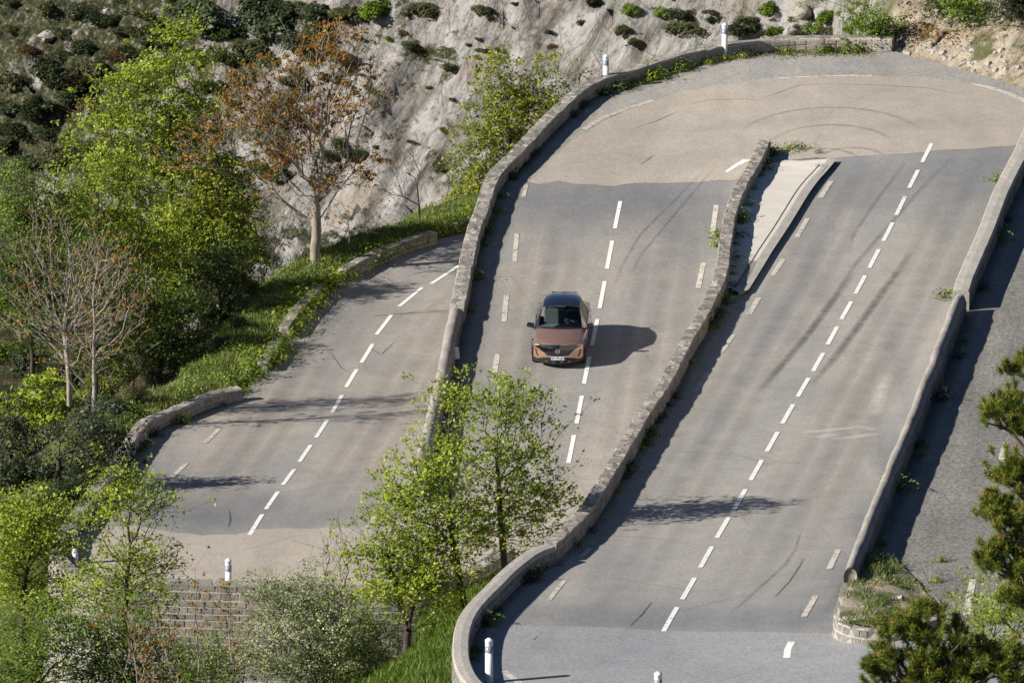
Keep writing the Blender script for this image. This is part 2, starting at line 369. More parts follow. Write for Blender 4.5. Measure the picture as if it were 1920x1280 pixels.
# ------------------------------------------------------------------ markings
M_white = paint('white road paint', (.76,.76,.74), .33, 6.)
M_worn = paint('worn cream road paint', (.56,.52,.45), .40, 5.)
def strip(name, pts, w, hf, up, mat, parent, w2=None):
    V = []; Fc = []; n = len(pts); per = []
    dense = []
    for i in range(n-1):
        L = (Vector(pts[i+1][:2])-Vector(pts[i][:2])).length; k = max(1, int(L/.25))
        for j in range(k): dense.append(Vector(pts[i][:2]).lerp(Vector(pts[i+1][:2]), j/k))
    dense.append(Vector(pts[-1][:2])); n = len(dense)
    for i, p in enumerate(dense):
        a = dense[max(0, i-1)]; b = dense[min(n-1, i+1)]; t = (b-a).normalized(); q = Vector((-t.y, t.x))
        ww = w if w2 is None else w+(w2-w)*i/(n-1)
        for s in (-.5, 0, .5):
            c = p+q*(s*ww); V.append((c.x, c.y, hf(c.x, c.y)+up))
    for i in range(n-1):
        for j in (0, 1):
            a = i*3+j; Fc.append((a, a+1, a+4, a+3))
    me = pymesh(name, V, Fc)
    for p in me.polygons:
        if p.normal.z < 0: p.flip()
    uv = me.attributes.new('ac', 'FLOAT', 'POINT')
    uv.data.foreach_set('value', np.tile(np.array([0, 1, 0], np.float32), n))
    al = me.attributes.new('al', 'FLOAT', 'POINT'); al.data.foreach_set('value', np.repeat(np.linspace(0, 1, n).astype(np.float32), 3))
    return link(name, me, parent, (mat,))
MD = [(1158,403),(1143,478),(1129,553),(1115,623),(1100,694),(1086,768),(1071,842)]
RD = [(1738,287),(1713,336),(1689,386),(1665,435),(1639,485),(1613,534),(1587,582),(1561,629),(1534,679),(1506,726),(1477,776),(1448,828),(1418,881),(1387,936),(1355,989),(1324,1044),(1291,1103),(1257,1160)]
LD = [(835,515),(770,557),(720,609),(688,663),(659,709),(632,757),(603,804),(572,850),(541,895),(510,939),(480,983)]
for pl, hz, par in ((MD, hM, road), (RD, None, roadR), (LD, hL, roadL)):
    W = [hit(a, b, zone_h('R')) if hz is None else fp(hz, a, b) for a, b in pl]
    hf = zone_h('M') if par is road else zone_h('R') if par is roadR else zone_h('L')
    for i, p in enumerate(W):
        a = W[max(0, i-1)]; b = W[min(len(W)-1, i+1)]; t = (b-a); t.z = 0; t.normalize()
        strip('centre_dash', [p-t*1.52, p, p+t*1.52], .145, hf, .011, M_white, par)
def pstrip(name, pts, w, mat, par, k, up=.011, **kw):
    hf = zone_h(k); return strip(name, [hit(a, b, hf) for a, b in pts], w, hf, up, mat, par, **kw)
for pts, k, par, mat, w in [
    ([(969,438),(965,490)],'M',road,M_worn,.17), ([(950,551),(945,603)],'M',road,M_worn,.18), ([(933,664),(925,714)],'M',road,M_worn,.18),
    ([(987,345),(981,370)],'M',road,M_worn,.16), ([(1343,385),(1336,435)],'M',road,M_worn,.18), ([(1319,493),(1309,540)],'M',road,M_worn,.18),
    ([(1558,340),(1538,372)],'R',roadR,M_worn,.2), ([(1514,410),(1494,445)],'R',roadR,M_worn,.18), ([(1469,486),(1448,517)],'R',roadR,M_worn,.18),
    ([(1423,558),(1404,590)],'R',roadR,M_worn,.18), ([(1375,628),(1353,660)],'R',roadR,M_worn,.16), ([(1328,698),(1305,731)],'R',roadR,M_worn,.16),
    ([(1105,1028),(1090,1045)],'R',roadR,M_worn,.16), ([(1058,1088),(1030,1124)],'R',roadR,M_worn,.14), ([(1572,1030),(1554,1067)],'R',roadR,M_worn,.17), ([(1529,1116),(1507,1156)],'R',roadR,M_worn,.17),
    ([(1484,1203),(1477,1217),(1475,1233)],'R',roadR,M_white,.2), ([(945,1258),(958,1268),(975,1280)],'R',roadR,M_worn,.2),
    ([(411,803),(385,830)],'L',roadL,M_worn,.16), ([(350,868),(322,895)],'L',roadL,M_worn,.17), ([(287,935),(262,962)],'L',roadL,M_worn,.15), ([(704,968),(692,988)],'L',roadL,M_worn,.2),
    ([(1824,1086),(1812,1153)],'F',roadF,M_worn,.2), ([(1885,830),(1876,866)],'F',roadF,M_worn,.18)]:
    pstrip('edge_dash', pts, w, mat, par, k)
pstrip('edge_line', [(1362,323),(1378,312),(1400,300)], .14, M_white, sand, 'M', .014, w2=.3)
pstrip('edge_line', [(1453,148),(1520,144),(1580,142.5),(1636,143)], .2, M_worn, sand, 'M', .014)
pstrip('edge_line', [(1822,157),(1860,166),(1895,178),(1935,196)], .3, M_worn, sand, 'R', .014)
pstrip('edge_line', [(1095,243),(1130,222),(1175,204),(1225,189)], .25, paint('faded road paint', (.50,.45,.38), .40), sand, 'M', .014)
# skid marks and cracks: real marks lying on the asphalt
def markmat(name, c, strength, sc):
    m, nt, b = new_mat(name); h = N(nt); p = h.coord(); b.inputs['Base Color'].default_value = (*c, 1); b.inputs['Roughness'].default_value = .8
    al = h.attr('al'); e = h.math('MULTIPLY', h.math('MULTIPLY', al, h.math('SUBTRACT', 1., al)), 4.)
    e = h.math('MULTIPLY', h.math('POWER', e, .6), h.math('POWER', h.attr('ac'), .7))
    f = h.math('MULTIPLY', e, h.ramp(h.noise(p, sc, 3), [(.3, strength*.45), (.6, strength)]))
    tr = h.n('ShaderNodeBsdfTransparent'); mx = h.n('ShaderNodeMixShader'); h.L(f, mx.inputs[0]); h.L(tr.outputs[0], mx.inputs[1]); h.L(b.outputs[0], mx.inputs[2])
    h.L(mx.outputs[0], nt.nodes['Material Output'].inputs[0]); return m
M_skid = markmat('tyre rubber mark', (.07,.068,.066), .55, 2.); M_skid2 = markmat('faint tyre rubber', (.09,.085,.08), .27, 1.5)
M_crk = markmat('tar seam', (.05,.045,.04), .95, 3.); M_chalk = markmat('chalk smear', (.72,.71,.68), .5, 2.2)
for pts, w, m, par, k in [
    ([(1422,735),(1470,680),(1520,620),(1560,565),(1600,510)], .34, M_skid, roadR, 'R'), ([(1520,722),(1565,670),(1610,610),(1660,540),(1710,470)], .36, M_skid, roadR, 'R'),
    ([(1560,560),(1600,500),(1660,430),(1730,350),(1790,290)], .25, M_skid2, roadR, 'R'), ([(1590,480),(1600,440),(1640,380),(1700,300)], .2, M_skid2, roadR, 'R'),
    ([(1150,540),(1165,500),(1200,440),(1250,390),(1320,320)], .16, M_skid2, road, 'M'), ([(1180,520),(1200,480),(1250,420),(1300,360),(1345,310)], .16, M_skid2, road, 'M'),
    ([(1370,1150),(1420,1105),(1470,1060),(1500,1020)], .16, M_skid2, roadR, 'R'), ([(1450,1122),(1480,1090),(1500,1060),(1508,1045)], .06, M_crk, roadR, 'R'),
    ([(1470,1060),(1490,1030),(1505,990)], .1, M_skid2, roadR, 'R'), ([(1180,1175),(1205,1150),(1222,1128)], .07, M_crk, roadR, 'R'),
    ([(1000,1200),(1008,1192)], .06, M_crk, grey, 'R'), ([(740,640),(715,665),(690,650)], .05, M_crk, roadL, 'L'), ([(620,660),(640,690),(660,700)], .05, M_crk, roadL, 'L'), ([(430,955),(432,975),(428,990)], .07, M_crk, roadL, 'L')]:
    pstrip('skid_mark' if m in (M_skid, M_skid2) else 'tar_seam', pts, w, m, par, k, .009 if par is not grey else .012)
for pts, w in [([(1500,812),(1560,806),(1620,800)], .5), ([(1560,824),(1610,818),(1650,812)], .5), ([(1590,797),(1610,800),(1645,806)], .5), ([(1640,780),(1650,740),(1662,700)], .6), ([(1530,822),(1545,818),(1570,814)], .5)]:
    pstrip('chalk_smear', pts, w, M_chalk, roadR, 'R', .009)
for c, rx in (((1560,235), 120), ((1560,225), 180), ((1540,262), 75), ((1600,255), 60)):     # tyre arcs worn into the bend
    pts = []
    for k in range(13):
        a = math.pi*(.12+.78*k/12); pts.append((c[0]+rx*math.cos(a)*1., c[1]+45-rx*.42*math.sin(a)*.9))
    pstrip('skid_mark', pts, .28, M_skid2, sand, 'M' if False else 'R', .014)
for pts in ([(1290,196),(1330,188),(1400,186),(1420,190)], [(1190,240),(1230,228),(1270,210)], [(1550,158),(1640,160),(1740,166),(1800,178)], [(1200,310),(1215,300),(1225,292)], [(1430,185),(1500,160),(1560,158)]):
    pstrip('crack', pts, .06, M_crk, sand, 'M' if pts[0][0] < 1380 else 'R', .014)

M_dirt = markmat('roadside grit', (.13,.105,.075), .85, 3.5); M_grit = markmat('pale roadside dust', (.42,.37,.30), .6, 1.6); M_track = markmat('polished wheel track', (.36,.32,.27), .26, .8); M_oil = markmat('dark oil band', (.12,.12,.12), .22, .8)
for pl, w_, k, par in ((ml, .5, 'M', road), (mr, .42, 'R', roadR), (mb[:9], .46, 'R', roadR), (rw, .5, 'F', roadF), (lw[:11], .45, 'L', roadL)):
    for o_, ww, mt in ((w_+.10, .5, M_dirt), (w_+.45, .9, M_grit)):
        q_ = [p for p in offs(pl, o_) if not (k == 'M' and p.x > 15)]
        if k == 'R' and pl is mr: q_ = [p for p in q_ if p.y < 323]
        strip('roadside_grit', q_, ww, zone_h(k), .0095 if mt is M_dirt else .013, mt, par)
strip('roadside_grit', offs(rw, -.35), .8, zone_h('R'), .0095, M_dirt, roadR)
for off_, mt, ww in ((-2.9, M_track, .7), (-1.3, M_track, .6), (1.2, M_track, .6), (2.8, M_track, .7), (-2.1, M_oil, .9), (2.0, M_oil, .9)):
    for cl, k, par in ((MD, 'M', road), (RD, 'R', roadR), (LD, 'L', roadL)):
        W = [hit(a, b, zone_h(k)) for a, b in cl]; W = offs(W, off_); strip('wheel_track', W, ww, zone_h(k), .0072, mt, par)
# ------------------------------------------------------------------ terrain sheet
def densify(poly, st=.8):
    out = []; n = len(poly)
    for i in range(n):
        a = poly[i]; b = poly[(i+1) % n]; k = max(1, int(math.dist(a, b)/st))
        for j in range(k): out.append((a[0]+(b[0]-a[0])*j/k, a[1]+(b[1]-a[1])*j/k))
    return out
gx = np.concatenate([np.arange(-90, -34, 2.), np.arange(-34, 30, .4), np.arange(30, 91, 3.)])
gy = np.concatenate([np.arange(150, 246, 3.), np.arange(246, 380, .5), np.arange(380, 392, 1.), np.arange(392, 440, .3), np.arange(440, 700, 4.)])
GX, GY = np.meshgrid(gx, gy); Z = np.zeros_like(GX)
inside = np.zeros(GX.shape, bool); lowz = np.full(GX.shape, 1e9)
samp = []
for k, poly in (('L', P_L), ('M', P_M), ('R', P_R), ('F', P_F)):
    ins = inpoly(poly, GX, GY); hf = zone_h(k); idx = np.argwhere(ins)
    for (i, j) in idx: lowz[i, j] = min(lowz[i, j], hf(GX[i, j], GY[i, j])-.3)
    inside |= ins
    for (x, y) in densify(poly): samp.append((x, y, hf(x, y), {'L':0,'M':1,'R':2,'F':3}[k]))
samp = np.array(samp)
D = np.full(GX.shape, 1e9); ZN = np.zeros(GX.shape); ZK = np.zeros(GX.shape)
for s in samp:
    d = (GX-s[0])**2+(GY-s[1])**2; m = d < D; D[m] = d[m]; ZN[m] = s[2]; ZK[m] = s[3]
D = np.sqrt(D)
def fr(x, y, z, o=5, H_=1.): return noise.fractal(Vector((x, y, z)), H_, 2., o)
n1 = np.array([[fr(x*.35, y*.35, 0, 4) for x in gx] for y in gy])
# cliff beyond the gully
Yc = 420-(GX+20)*.75
dn = np.zeros_like(GX)
for i, y in enumerate(gy):
    if y < 385: continue
    for j, x in enumerate(gx):
        zz_ = .8*(y-420+(x+20)*.75)-17; a = x*.83-zz_*.55; c = x*.55+zz_*.83
        dn[i, j] = noise.ridged_multi_fractal(Vector((a*.30, c*.09, 1.5)), .8, 2.1, 6, 1., 2.)*.75+fr(a*1.1, c*.6, 7, 6, .6)*.62
cliff = -17+.80*(GY-Yc)+dn*1.2-1.2+8*np.tanh(GX*0)
cliff = np.where(cliff > 6, 6+8*np.tanh((cliff-6)/8), cliff)
gul = -24+0*GX
leftfall = ZN+.3-.75*np.maximum(0, D-2.0)
flat_ = np.where(ZK == 0, .35*np.clip(D/.8, 0, 1), 0)
fall = ZN-.1+flat_-.72*np.maximum(0, D-np.where(ZK == 0, 2.2, 1.2))
e = np.clip((GX-12.6)/2.2, 0, 1)*(GY > 312)
rise = ZN-.1+5.5*np.tanh(.62*D/5.5)
east_ = (GX > 18)&(GY <= 312)
out = fall*(1-e)+rise*e
out = np.where(east_, ZN-.1+5*np.tanh(.55*D/5), out)
plane = .8+.67*np.maximum(GX+.2, -6)+.3*np.minimum(GX+6.2, 0)-.23*(GY-290)
front = (~inside)&(GY < 301)&(GX < 1.5)&(GX > -60)
lowfront = np.minimum(plane, ZN-.9*D-.2)
leftside = np.clip((-13.5-GX)/5, 0, 1)
pf = np.where(ZK >= 2, np.minimum(plane, ZN-.3-.3*D), np.where(GX < -3.2, np.minimum(plane, ZN-2.2), np.minimum(plane, ZN-.1+.25*D)))
out = np.where(front, pf, out)
out = np.where((GY < 246)&(~inside), np.minimum(6.5-.25*(246-GY), 6.5)+np.maximum(0, .5*(GX-12))-np.maximum(0, -.5*GX), out)
base = np.maximum(out, gul)
Z = np.where(GY > 345, np.maximum(base, cliff), base)
Z = Z+n1*.35*np.clip((D-.3)/1.5, 0, 1)*(GY < 395)
Z = np.where(inside, lowz, Z)
bank = (e > .5)&(~inside)&(D < 3.4+n1*1.2)
Z = np.where(bank, Z+n1*.5*np.clip(D/1.5, 0, 1), Z)
for _ in range(2):                               # erode next to the road steps
    P = np.pad(Z, 1, mode='edge'); mn = np.minimum.reduce([P[a:a+Z.shape[0], b:b+Z.shape[1]] for a in range(3) for b in range(3)])
    near = (D < 1.0)&inside
    Z = np.where(near, mn, Z)
def ground(x, y):
    i = int(np.clip(np.searchsorted(gy, y)-1, 0, len(gy)-2)); j = int(np.clip(np.searchsorted(gx, x)-1, 0, len(gx)-2))
    v = (y-gy[i])/(gy[i+1]-gy[i]); u = (x-gx[j])/(gx[j+1]-gx[j]); u = min(1, max(0, u)); v = min(1, max(0, v))
    return float(Z[i, j]*(1-u)*(1-v)+Z[i, j+1]*u*(1-v)+Z[i+1, j]*(1-u)*v+Z[i+1, j+1]*u*v)
ny, nx = Z.shape
ii = np.arange(ny*nx).reshape(ny, nx)
q = np.stack([ii[:-1, :-1].ravel(), ii[:-1, 1:].ravel(), ii[1:, 1:].ravel(), ii[1:, :-1].ravel()], 1)
tme = np_mesh('ground', np.stack([GX.ravel(), GY.ravel(), Z.ravel()], 1), q)
rockw = np.where(GY > 372, np.clip((GY-372)/20, 0, 1), 0)
rockw = np.where(cliff > base, 1, rockw*.3)
rockw = np.where((GY > 351)&(~inside)&(ZK != 0)&(~bank), np.maximum(rockw, np.clip(.65+n1*1.6, 0, 1)), rockw)
grassw = np.where((ZK == 0)&(D < 3.2)&(GY > 300), 1., 0)
grassw = np.where((e > .5)&(~inside)&(~bank), .55, grassw)
grassw = np.where(front&(GX > -7), np.clip((GX+7)/3, 0, 1), grassw)
grassw = np.where(front&(GX < -6)&(GX > -13)&(GY < 290), .35, grassw)
fattr(tme, 'rock', rockw.ravel(), 'POINT'); fattr(tme, 'grass', grassw.ravel(), 'POINT'); fattr(tme, 'bank', bank.astype(float).ravel(), 'POINT')
def ground_mat():
    m, nt, b = new_mat('hill ground'); h = N(nt); p = h.coord()
    # rock: pale limestone with slanting strata, ochre stains, low scrub
    sx0 = h.n('ShaderNodeSeparateXYZ'); h.L(p, sx0.inputs[0]); X_, Z_ = sx0.outputs[0], sx0.outputs[2]
    cb = h.n('ShaderNodeCombineXYZ'); h.L(h.math('SUBTRACT', h.math('MULTIPLY', X_, .83), h.math('MULTIPLY', Z_, .55)), cb.inputs[0]); h.L(h.math('MULTIPLY', h.math('ADD', h.math('MULTIPLY', X_, .55), h.math('MULTIPLY', Z_, .83)), .16), cb.inputs[1])
    st = cb.outputs[0]
    s1 = h.noise(st, 1.1, 8, .68, .3); s2 = h.noise(p, 3.5, 6, .7)
    rock = h.ramp(s1, [(.32, (.07,.062,.05)), (.41, (.165,.155,.14)), (.50, (.27,.262,.248)), (.58, (.35,.34,.325)), (.68, (.20,.195,.19))])
    rock = h.mix(1., rock, h.ramp(s2, [(.34, .42), (.46, .95), (.6, 1.08), (.72, 1.35)]), 'MULTIPLY')
    och = h.ramp(h.noise(p, .33, 5, .65), [(.54, 0.), (.64, .38)])
    rock = h.mix(och, rock, (.28,.20,.13))
    wf = h.n('ShaderNodeTexNoise', i_Scale=.9); h.L(p, wf.inputs['Vector'])
    ed = h.vor(h.mapping(h.mix(.5, p, wf.outputs['Color'], 'ADD'), (.8,.5,.5)), .9, 'DISTANCE_TO_EDGE')
    rock = h.mix(h.ramp(ed, [(0., .6), (.035, 0.)]), rock, (.10,.09,.075))
    sx = h.n('ShaderNodeSeparateXYZ'); h.L(p, sx.inputs[0])
    # more scrub towards the left and along the top
    gz = h.n('ShaderNodeSeparateXYZ'); 
    bias = h.math('MULTIPLY', h.math('ADD', h.math('MULTIPLY', sx.outputs[0], -.009), -.085), 1.)
    sc = h.math('ADD', h.noise(h.mapping(p, (1, .6, 1)), .5, 8, .74, .4), bias)
    scr = h.ramp(sc, [(.495, 0.), (.55, 1.)])
    scc = h.ramp(h.noise(p, 3.4, 6, .75), [(.34, (.008,.013,.005)), (.45, (.025,.032,.013)), (.53, (.06,.062,.032)), (.60, (.13,.115,.075)), (.68, (.30,.28,.24))])
    rock = h.mix(scr, rock, scc)
    soil = h.ramp(h.noise(p, 1.7, 6, .7), [(.3, (.035,.028,.018)), (.55, (.085,.066,.042)), (.75, (.15,.12,.08))])
    soil = h.mix(h.ramp(h.noise(p, .6, 4), [(.45, 0.), (.55, .8)]), soil, (.035,.045,.014))
    gcol = h.ramp(h.noise(p, 2.2, 6, .7), [(.3, (.05,.065,.018)), (.55, (.11,.14,.035)), (.75, (.20,.18,.08))])
    dirt = h.ramp(h.noise(p, 1.2, 7, .7), [(.3, (.15,.11,.075)), (.5, (.36,.30,.23)), (.62, (.44,.385,.31)), (.8, (.26,.15,.07))])
    dirt = h.mix(h.ramp(h.noise(p, .5, 5, .7), [(.56, 0.), (.62, .85)]), dirt, (.07,.09,.025))
    col = h.mix(h.attr('grass'), soil, gcol); col = h.mix(h.attr('bank'), col, dirt); col = h.mix(h.attr('rock'), col, rock)
    h.L(col, b.inputs['Base Color']); b.inputs['Roughness'].default_value = .95; b.inputs['Specular IOR Level'].default_value = .15
    hh = h.math('ADD', h.math('MULTIPLY', s2, .5), h.math('ADD', s1, h.math('MULTIPLY', h.noise(p, 12., 4, .7), .2)))
    h.bump(hh, b, .9, .35); return m
terr = link('ground', tme, None, (ground_mat(),), True); tag(terr, 'sloping hillside ground, pale rocky cliff across the gully', 'ground', kind='structure')
def gp(px, py): return hit(px, py, ground, 245., 600.)

# ------------------------------------------------------------------ walls
M_rub = stone('rubble stone wall', (.30,.275,.245), (.20,.18,.155)); M_rub2 = stone('grey cut stone', (.28,.265,.24), (.19,.18,.165), lichen=.35)
M_mort = concrete('pale mortar', (.42,.395,.35), .3); M_conc = concrete('weathered concrete', (.42,.395,.355), .45); M_cap = stone('crazy coping', (.40,.365,.315), (.28,.25,.21), lichen=.35)
M_round = concrete('rounded mortar coping', (.33,.305,.275), .75)
M_crazy = stone('crazy paved coping', (.37,.345,.305), (.27,.25,.22), (.17,.15,.125), 2.6, .05, .3)
def resample(pl, st):
    out = [pl[0]]; 
    d = [0]
    for a, b in zip(pl, pl[1:]): d.append(d[-1]+(Vector(b)-Vector(a)).length)
    n = max(2, int(d[-1]/st)); arr = np.array([tuple(p) for p in pl])
    ts = np.linspace(0, d[-1], n+1)
    return np.stack([np.interp(ts, d, arr[:, k]) for k in range(3)], 1), d[-1]
def smooth(a, k=3):
    for _ in range(k):
        b = a.copy(); b[1:-1] = (a[:-2]+2*a[1:-1]+a[2:])/4; a = b
    return a
def wall(name, label, cat, path, w, depth, hgt, style, mats, faces=((1, None),), seed=0, parent=None, pieces=None, sm_=3, courses=.19, batter=0.):
    """path = top outer edge in world; +1 side is the left normal of travel"""
    A, L = resample(path, .4); A = smooth(A, sm_)
    T = np.gradient(A[:, :2], axis=0); T /= np.linalg.norm(T, axis=1)[:, None]; Nn = np.stack([-T[:, 1], T[:, 0]], 1)
    rs = np.random.default_rng(seed); n = len(A)
    root = empty(name, tuple(A[n//2]-np.array([0, 0, hgt])))
    org = np.array(root.location)
    if style == 'round':
        prof_ = [(0, -depth), (0, -.16), (.06, -.05), (.25, .05), (.5, .085), (.75, .05), (.94, -.05), (1, -.16), (1, -depth)]
    elif style == 'concrete':
        prof_ = [(0, -depth), (0, -.03), (.06, 0), (.5, .015), (.94, 0), (1, -.03), (1, -depth)]
    else:
        prof_ = [(0, -depth), (0, -.03), (.04, .0), (.5, .008), (.96, .0), (1, -.03), (1, -depth)]
    V = []
    for i in range(n):
        for (u, z) in prof_:
            jl = (rs.random()-.5)*.012 if style != 'concrete' else (rs.random()-.5)*.008
            lat = u*w+jl
            if z <= -depth: lat += (-batter if u == 0 else batter)
            jz = (rs.random()-.5)*(.03 if style != 'concrete' else .008)
            if style in ('round', 'crazy') and z > -1:
                q3 = noise.noise_vector(Vector((A[i, 0]*1.7+seed, A[i, 1]*1.7, u*2)))*.035; lat += q3.x*(style == 'round' or 0 < u < 1); jz += q3.z
            V.append((A[i, 0]+Nn[i, 0]*lat, A[i, 1]+Nn[i, 1]*lat, A[i, 2]+z+jz))
    k = len(prof_); Fc = []
    for i in range(n-1):
        for j in range(k-1): Fc.append((i*k+j, i*k+j+1, (i+1)*k+j+1, (i+1)*k+j))
    V = np.array(V)-org
    me = pymesh(name, V, [*Fc, tuple(range(k)), tuple(range((n-1)*k+k-1, (n-1)*k-1, -1))])
    fattr(me, 'rnd', rs.random(len(me.polygons))*.5+.3)
    link('wall_core', me, root, (mats[0],), style in ('round',))
    if style == 'crazy':
        me.materials.append(M_crazy)
        for p_ in me.polygons:
            if abs(p_.normal.z) > .7: p_.material_index = 1
    # face blocks
    S = np.linspace(0, L, n); BV = []; BR = []
    def fr_at(s):
        x = np.interp(s, S, A[:, 0]); y = np.interp(s, S, A[:, 1]); z = np.interp(s, S, A[:, 2])
        nx_ = np.interp(s, S, Nn[:, 0]); ny_ = np.interp(s, S, Nn[:, 1]); return x, y, z, nx_, ny_
    def block(s0, s1, l0, l1, z0, z1, out_):
        """box between s0..s1, lateral l0 (inner) .. l1 (outer), heights relative to the top"""
        e = .012; vs = []
        for (s, zz) in ((s0, z0), (s1, z0), (s1, z1), (s0, z1)):
            x, y, z, a, b = fr_at(s); vs.append((x+a*l0, y+b*l0, z+zz))
        for (s, zz, ds, dz) in ((s0, z0, e, e), (s1, z0, -e, e), (s1, z1, -e, -e), (s0, z1, e, -e)):
            x, y, z, a, b = fr_at(s+ds*rs.uniform(.5, 1.6)); l = l1+rs.uniform(-.003, .003); vs.append((x+a*l, y+b*l, z+zz+dz*rs.uniform(.5, 1.5)))
        BV.extend(vs); BR.extend([rs.random()]*5)
    top0 = -.02 if style == 'stone' else (-.16 if style == 'round' else (-.06 if style == 'crazy' else -.14))
    for side, dp in faces:
        dp = dp or hgt+.1; z1 = top0; 
        while z1 > -dp:
            hh = courses*rs.uniform(.85, 1.15); z0 = z1-hh; s = rs.uniform(-.3, 0)
            while s < L:
                ln = rs.uniform(.22, .55)
                a, b = max(0, s)+.013, min(L, s+ln)-.013
                if b-a > .08:
                    o = rs.uniform(.010, .028); lat = w if side > 0 else 0
                    bt = batter*(-(z0+z1)/2)/depth
                    block(a, b, lat-side*.05+side*bt, lat+side*o+side*bt, z0+.015, z1-.015, side)
                s += ln
            z1 = z0
    if style == 'stone':
        rows = 2 if style == 'crazy' else 1; s_off = 0
        for r in range(rows):
            s = rs.uniform(-.2, 0); zt = .022
            while s < L:
                ln = rs.uniform(.22, .5) if style == 'crazy' else rs.uniform(.5, .8)
                a, b = max(0, s)+.008, min(L, s+ln)-.008
                if b-a > .06:
                    m_ = w*(.5+rs.uniform(-.12, .12)) if rows == 2 else w
                    l0, l1 = ((-.02, m_-.008) if r == 0 else (m_+.008, w+.03)) if rows == 2 else (-.02, w+.03)
                    vs = []; sk = rs.uniform(-.06, .06)
                    for zz, ins in ((-.06, 0), (zt*rs.uniform(.2, 1.), .015)):
                        for (ss, ll) in ((a+ins, l0+ins), (b-ins, l0+ins), (b-ins+sk, l1-ins), (a+ins+sk, l1-ins)):
                            x, y, z, p_, q_ = fr_at(min(L, max(0, ss))); vs.append((x+p_*ll, y+q_*ll, z+zz+(rs.uniform(-.008, .008))))
                    BV.extend(vs); BR.extend([rs.random()]*5)
                s += ln
    if BV:
        nb = len(BV)//8; b0 = np.arange(nb)*8
        f = np.stack([np.stack([b0+4, b0+5, b0+6, b0+7], 1), np.stack([b0, b0+1, b0+5, b0+4], 1), np.stack([b0+1, b0+2, b0+6, b0+5], 1), np.stack([b0+2, b0+3, b0+7, b0+6], 1), np.stack([b0+3, b0, b0+4, b0+7], 1)], 1).reshape(-1, 4)
        me = np_mesh('stones', np.array(BV)-org, f); fattr(me, 'rnd', BR); me.polygons.foreach_set('use_smooth', np.zeros(len(me.polygons), bool))
        link('stones', me, root, (mats[1],))
    return tag(root, label, cat)
mlA = ml[:26]; mlB = [ml[25]]+ml[26:]
wall('parapet_wall', 'rough stone topped wall running from above the car round the whole top bend', 'stone wall', mlA, .5, 7.5, .5, 'crazy', (M_mort, M_cap), ((1, None),), 1)
wall('parapet_wall', 'smooth rounded mortar wall left of the car, down to the trees', 'wall', [p+Vector((-.02,0,.0)) for p in mlB], .46, 6, .5, 'round', (M_round, M_rub), ((1, None),), 2, sm_=1)
wall('parapet_wall', 'long winding crazy paved stone wall between the car and the right hand road', 'stone wall', mr, .42, 7.5, .52, 'crazy', (M_mort, M_cap), ((1, None),), 3)
wall('parapet_wall', 'curved pale concrete coped wall round the bottom bend', 'wall', mb, .46, 6, .55, 'concrete', (M_conc, M_rub2), ((1, None), (-1, 3.)), 4, sm_=4)
i_rw = 9
wall('parapet_wall', 'flat concrete topped wall beside the shaded road, upper right', 'wall', rw[:i_rw+1], .52, 10, .62, 'concrete', (M_conc, M_rub2), ((1, .45),), 5, sm_=2, courses=.4)
wall('parapet_wall', 'long rounded coping wall right of the long dashed line', 'wall', [rw[i_rw]+Vector((0.05,-.3,-.08))]+rw[i_rw+1:], .37, 9, .55, 'round', (M_round, M_rub), ((1, None),), 6, sm_=2)
wall('parapet_wall', 'low stone wall at the left outer edge of the lowest road', 'stone wall', lw[:12], .42, 3, .45, 'crazy', (M_mort, M_cap), ((1, None),), 7, sm_=1)
wall('retaining_wall', 'tall block retaining wall under the lower left bend behind the trees', 'stone wall', lw[11:], .45, 5.5, .1, 'stone', (M_mort, M_rub2), ((-1, 5.7),), 8, sm_=2, courses=.24, batter=.4)
def lwall(pts, h_, label, seed):
    P = [fp(hL, a, b, h_) for a, b in pts]
    wall('verge_wall', label, 'stone wall', list(reversed(P)), .34, 1.2, h_, 'stone', (M_mort, M_rub2), ((1, None),), seed, sm_=0, courses=.2)
lwall([(523,612),(547,578),(568,556),(590,533)], .42, 'broken stone wall piece on the grass verge below the thick trunk', 21)
lwall([(483,678),(500,652),(517,627)], .36, 'short mossy stone block lowest on the grass verge', 22)
lwall([(634,504),(672,482),(720,462),(764,444),(807,433)], .45, 'straight dark stone wall on the verge right of the thick trunk', 23)
lwall([(848,418),(862,414),(880,410)], .3, 'small stone wall end by the bush at the top of the lowest road', 24)
# island pavement between the tip of the wall and the right road
isl = [(1437,286),(1470,279),(1500,284),(1545,285),(1560,287),(1554,296),(1530,328),(1500,376),(1470,425),(1440,470),(1412,516),(1395,543),(1384,548),(1378,540)]
islw = [V2(fp(hR, a, b, .12)) for a, b in isl]
ytop = lambda t: t
islw += [(xMR(y)+.1, y) for y in np.linspace(islw[-1][1], islw[0][1], 14)]
M_pave = flat('pavement concrete', (.58,.545,.49), .9, var=.07, vs=1.2); M_kerb = concrete('kerb concrete', (.40,.38,.345), .4)
def prism(name, poly, z0f, z1f, mat, parent=None):
    n = len(poly); V = [(x, y, z0f(x, y)) for x, y in poly]+[(x, y, z1f(x, y)) for x, y in poly]
    return link(name, pymesh(name, V, [(i, (i+1) % n, n+(i+1) % n, n+i) for i in range(n)]), parent, (mat,))
hz = zone_h('R')
isle = gridsheet('pavement', islw, hz, .12, M_pave); tag(isle, 'narrow pale concrete pavement wedge between wall and right road', 'pavement', kind='structure')
edge = islw[4:14]
strip('kerb', edge, .32, hz, .135, M_kerb, isle)
prism('kerb_face', [(x+.02, y) for x, y in islw[0:14]], lambda x, y: hz(x, y)-.15, lambda x, y: hz(x, y)+.134, M_kerb, isle)
M_joint = flat('dark joint', (.05,.045,.04), .9)
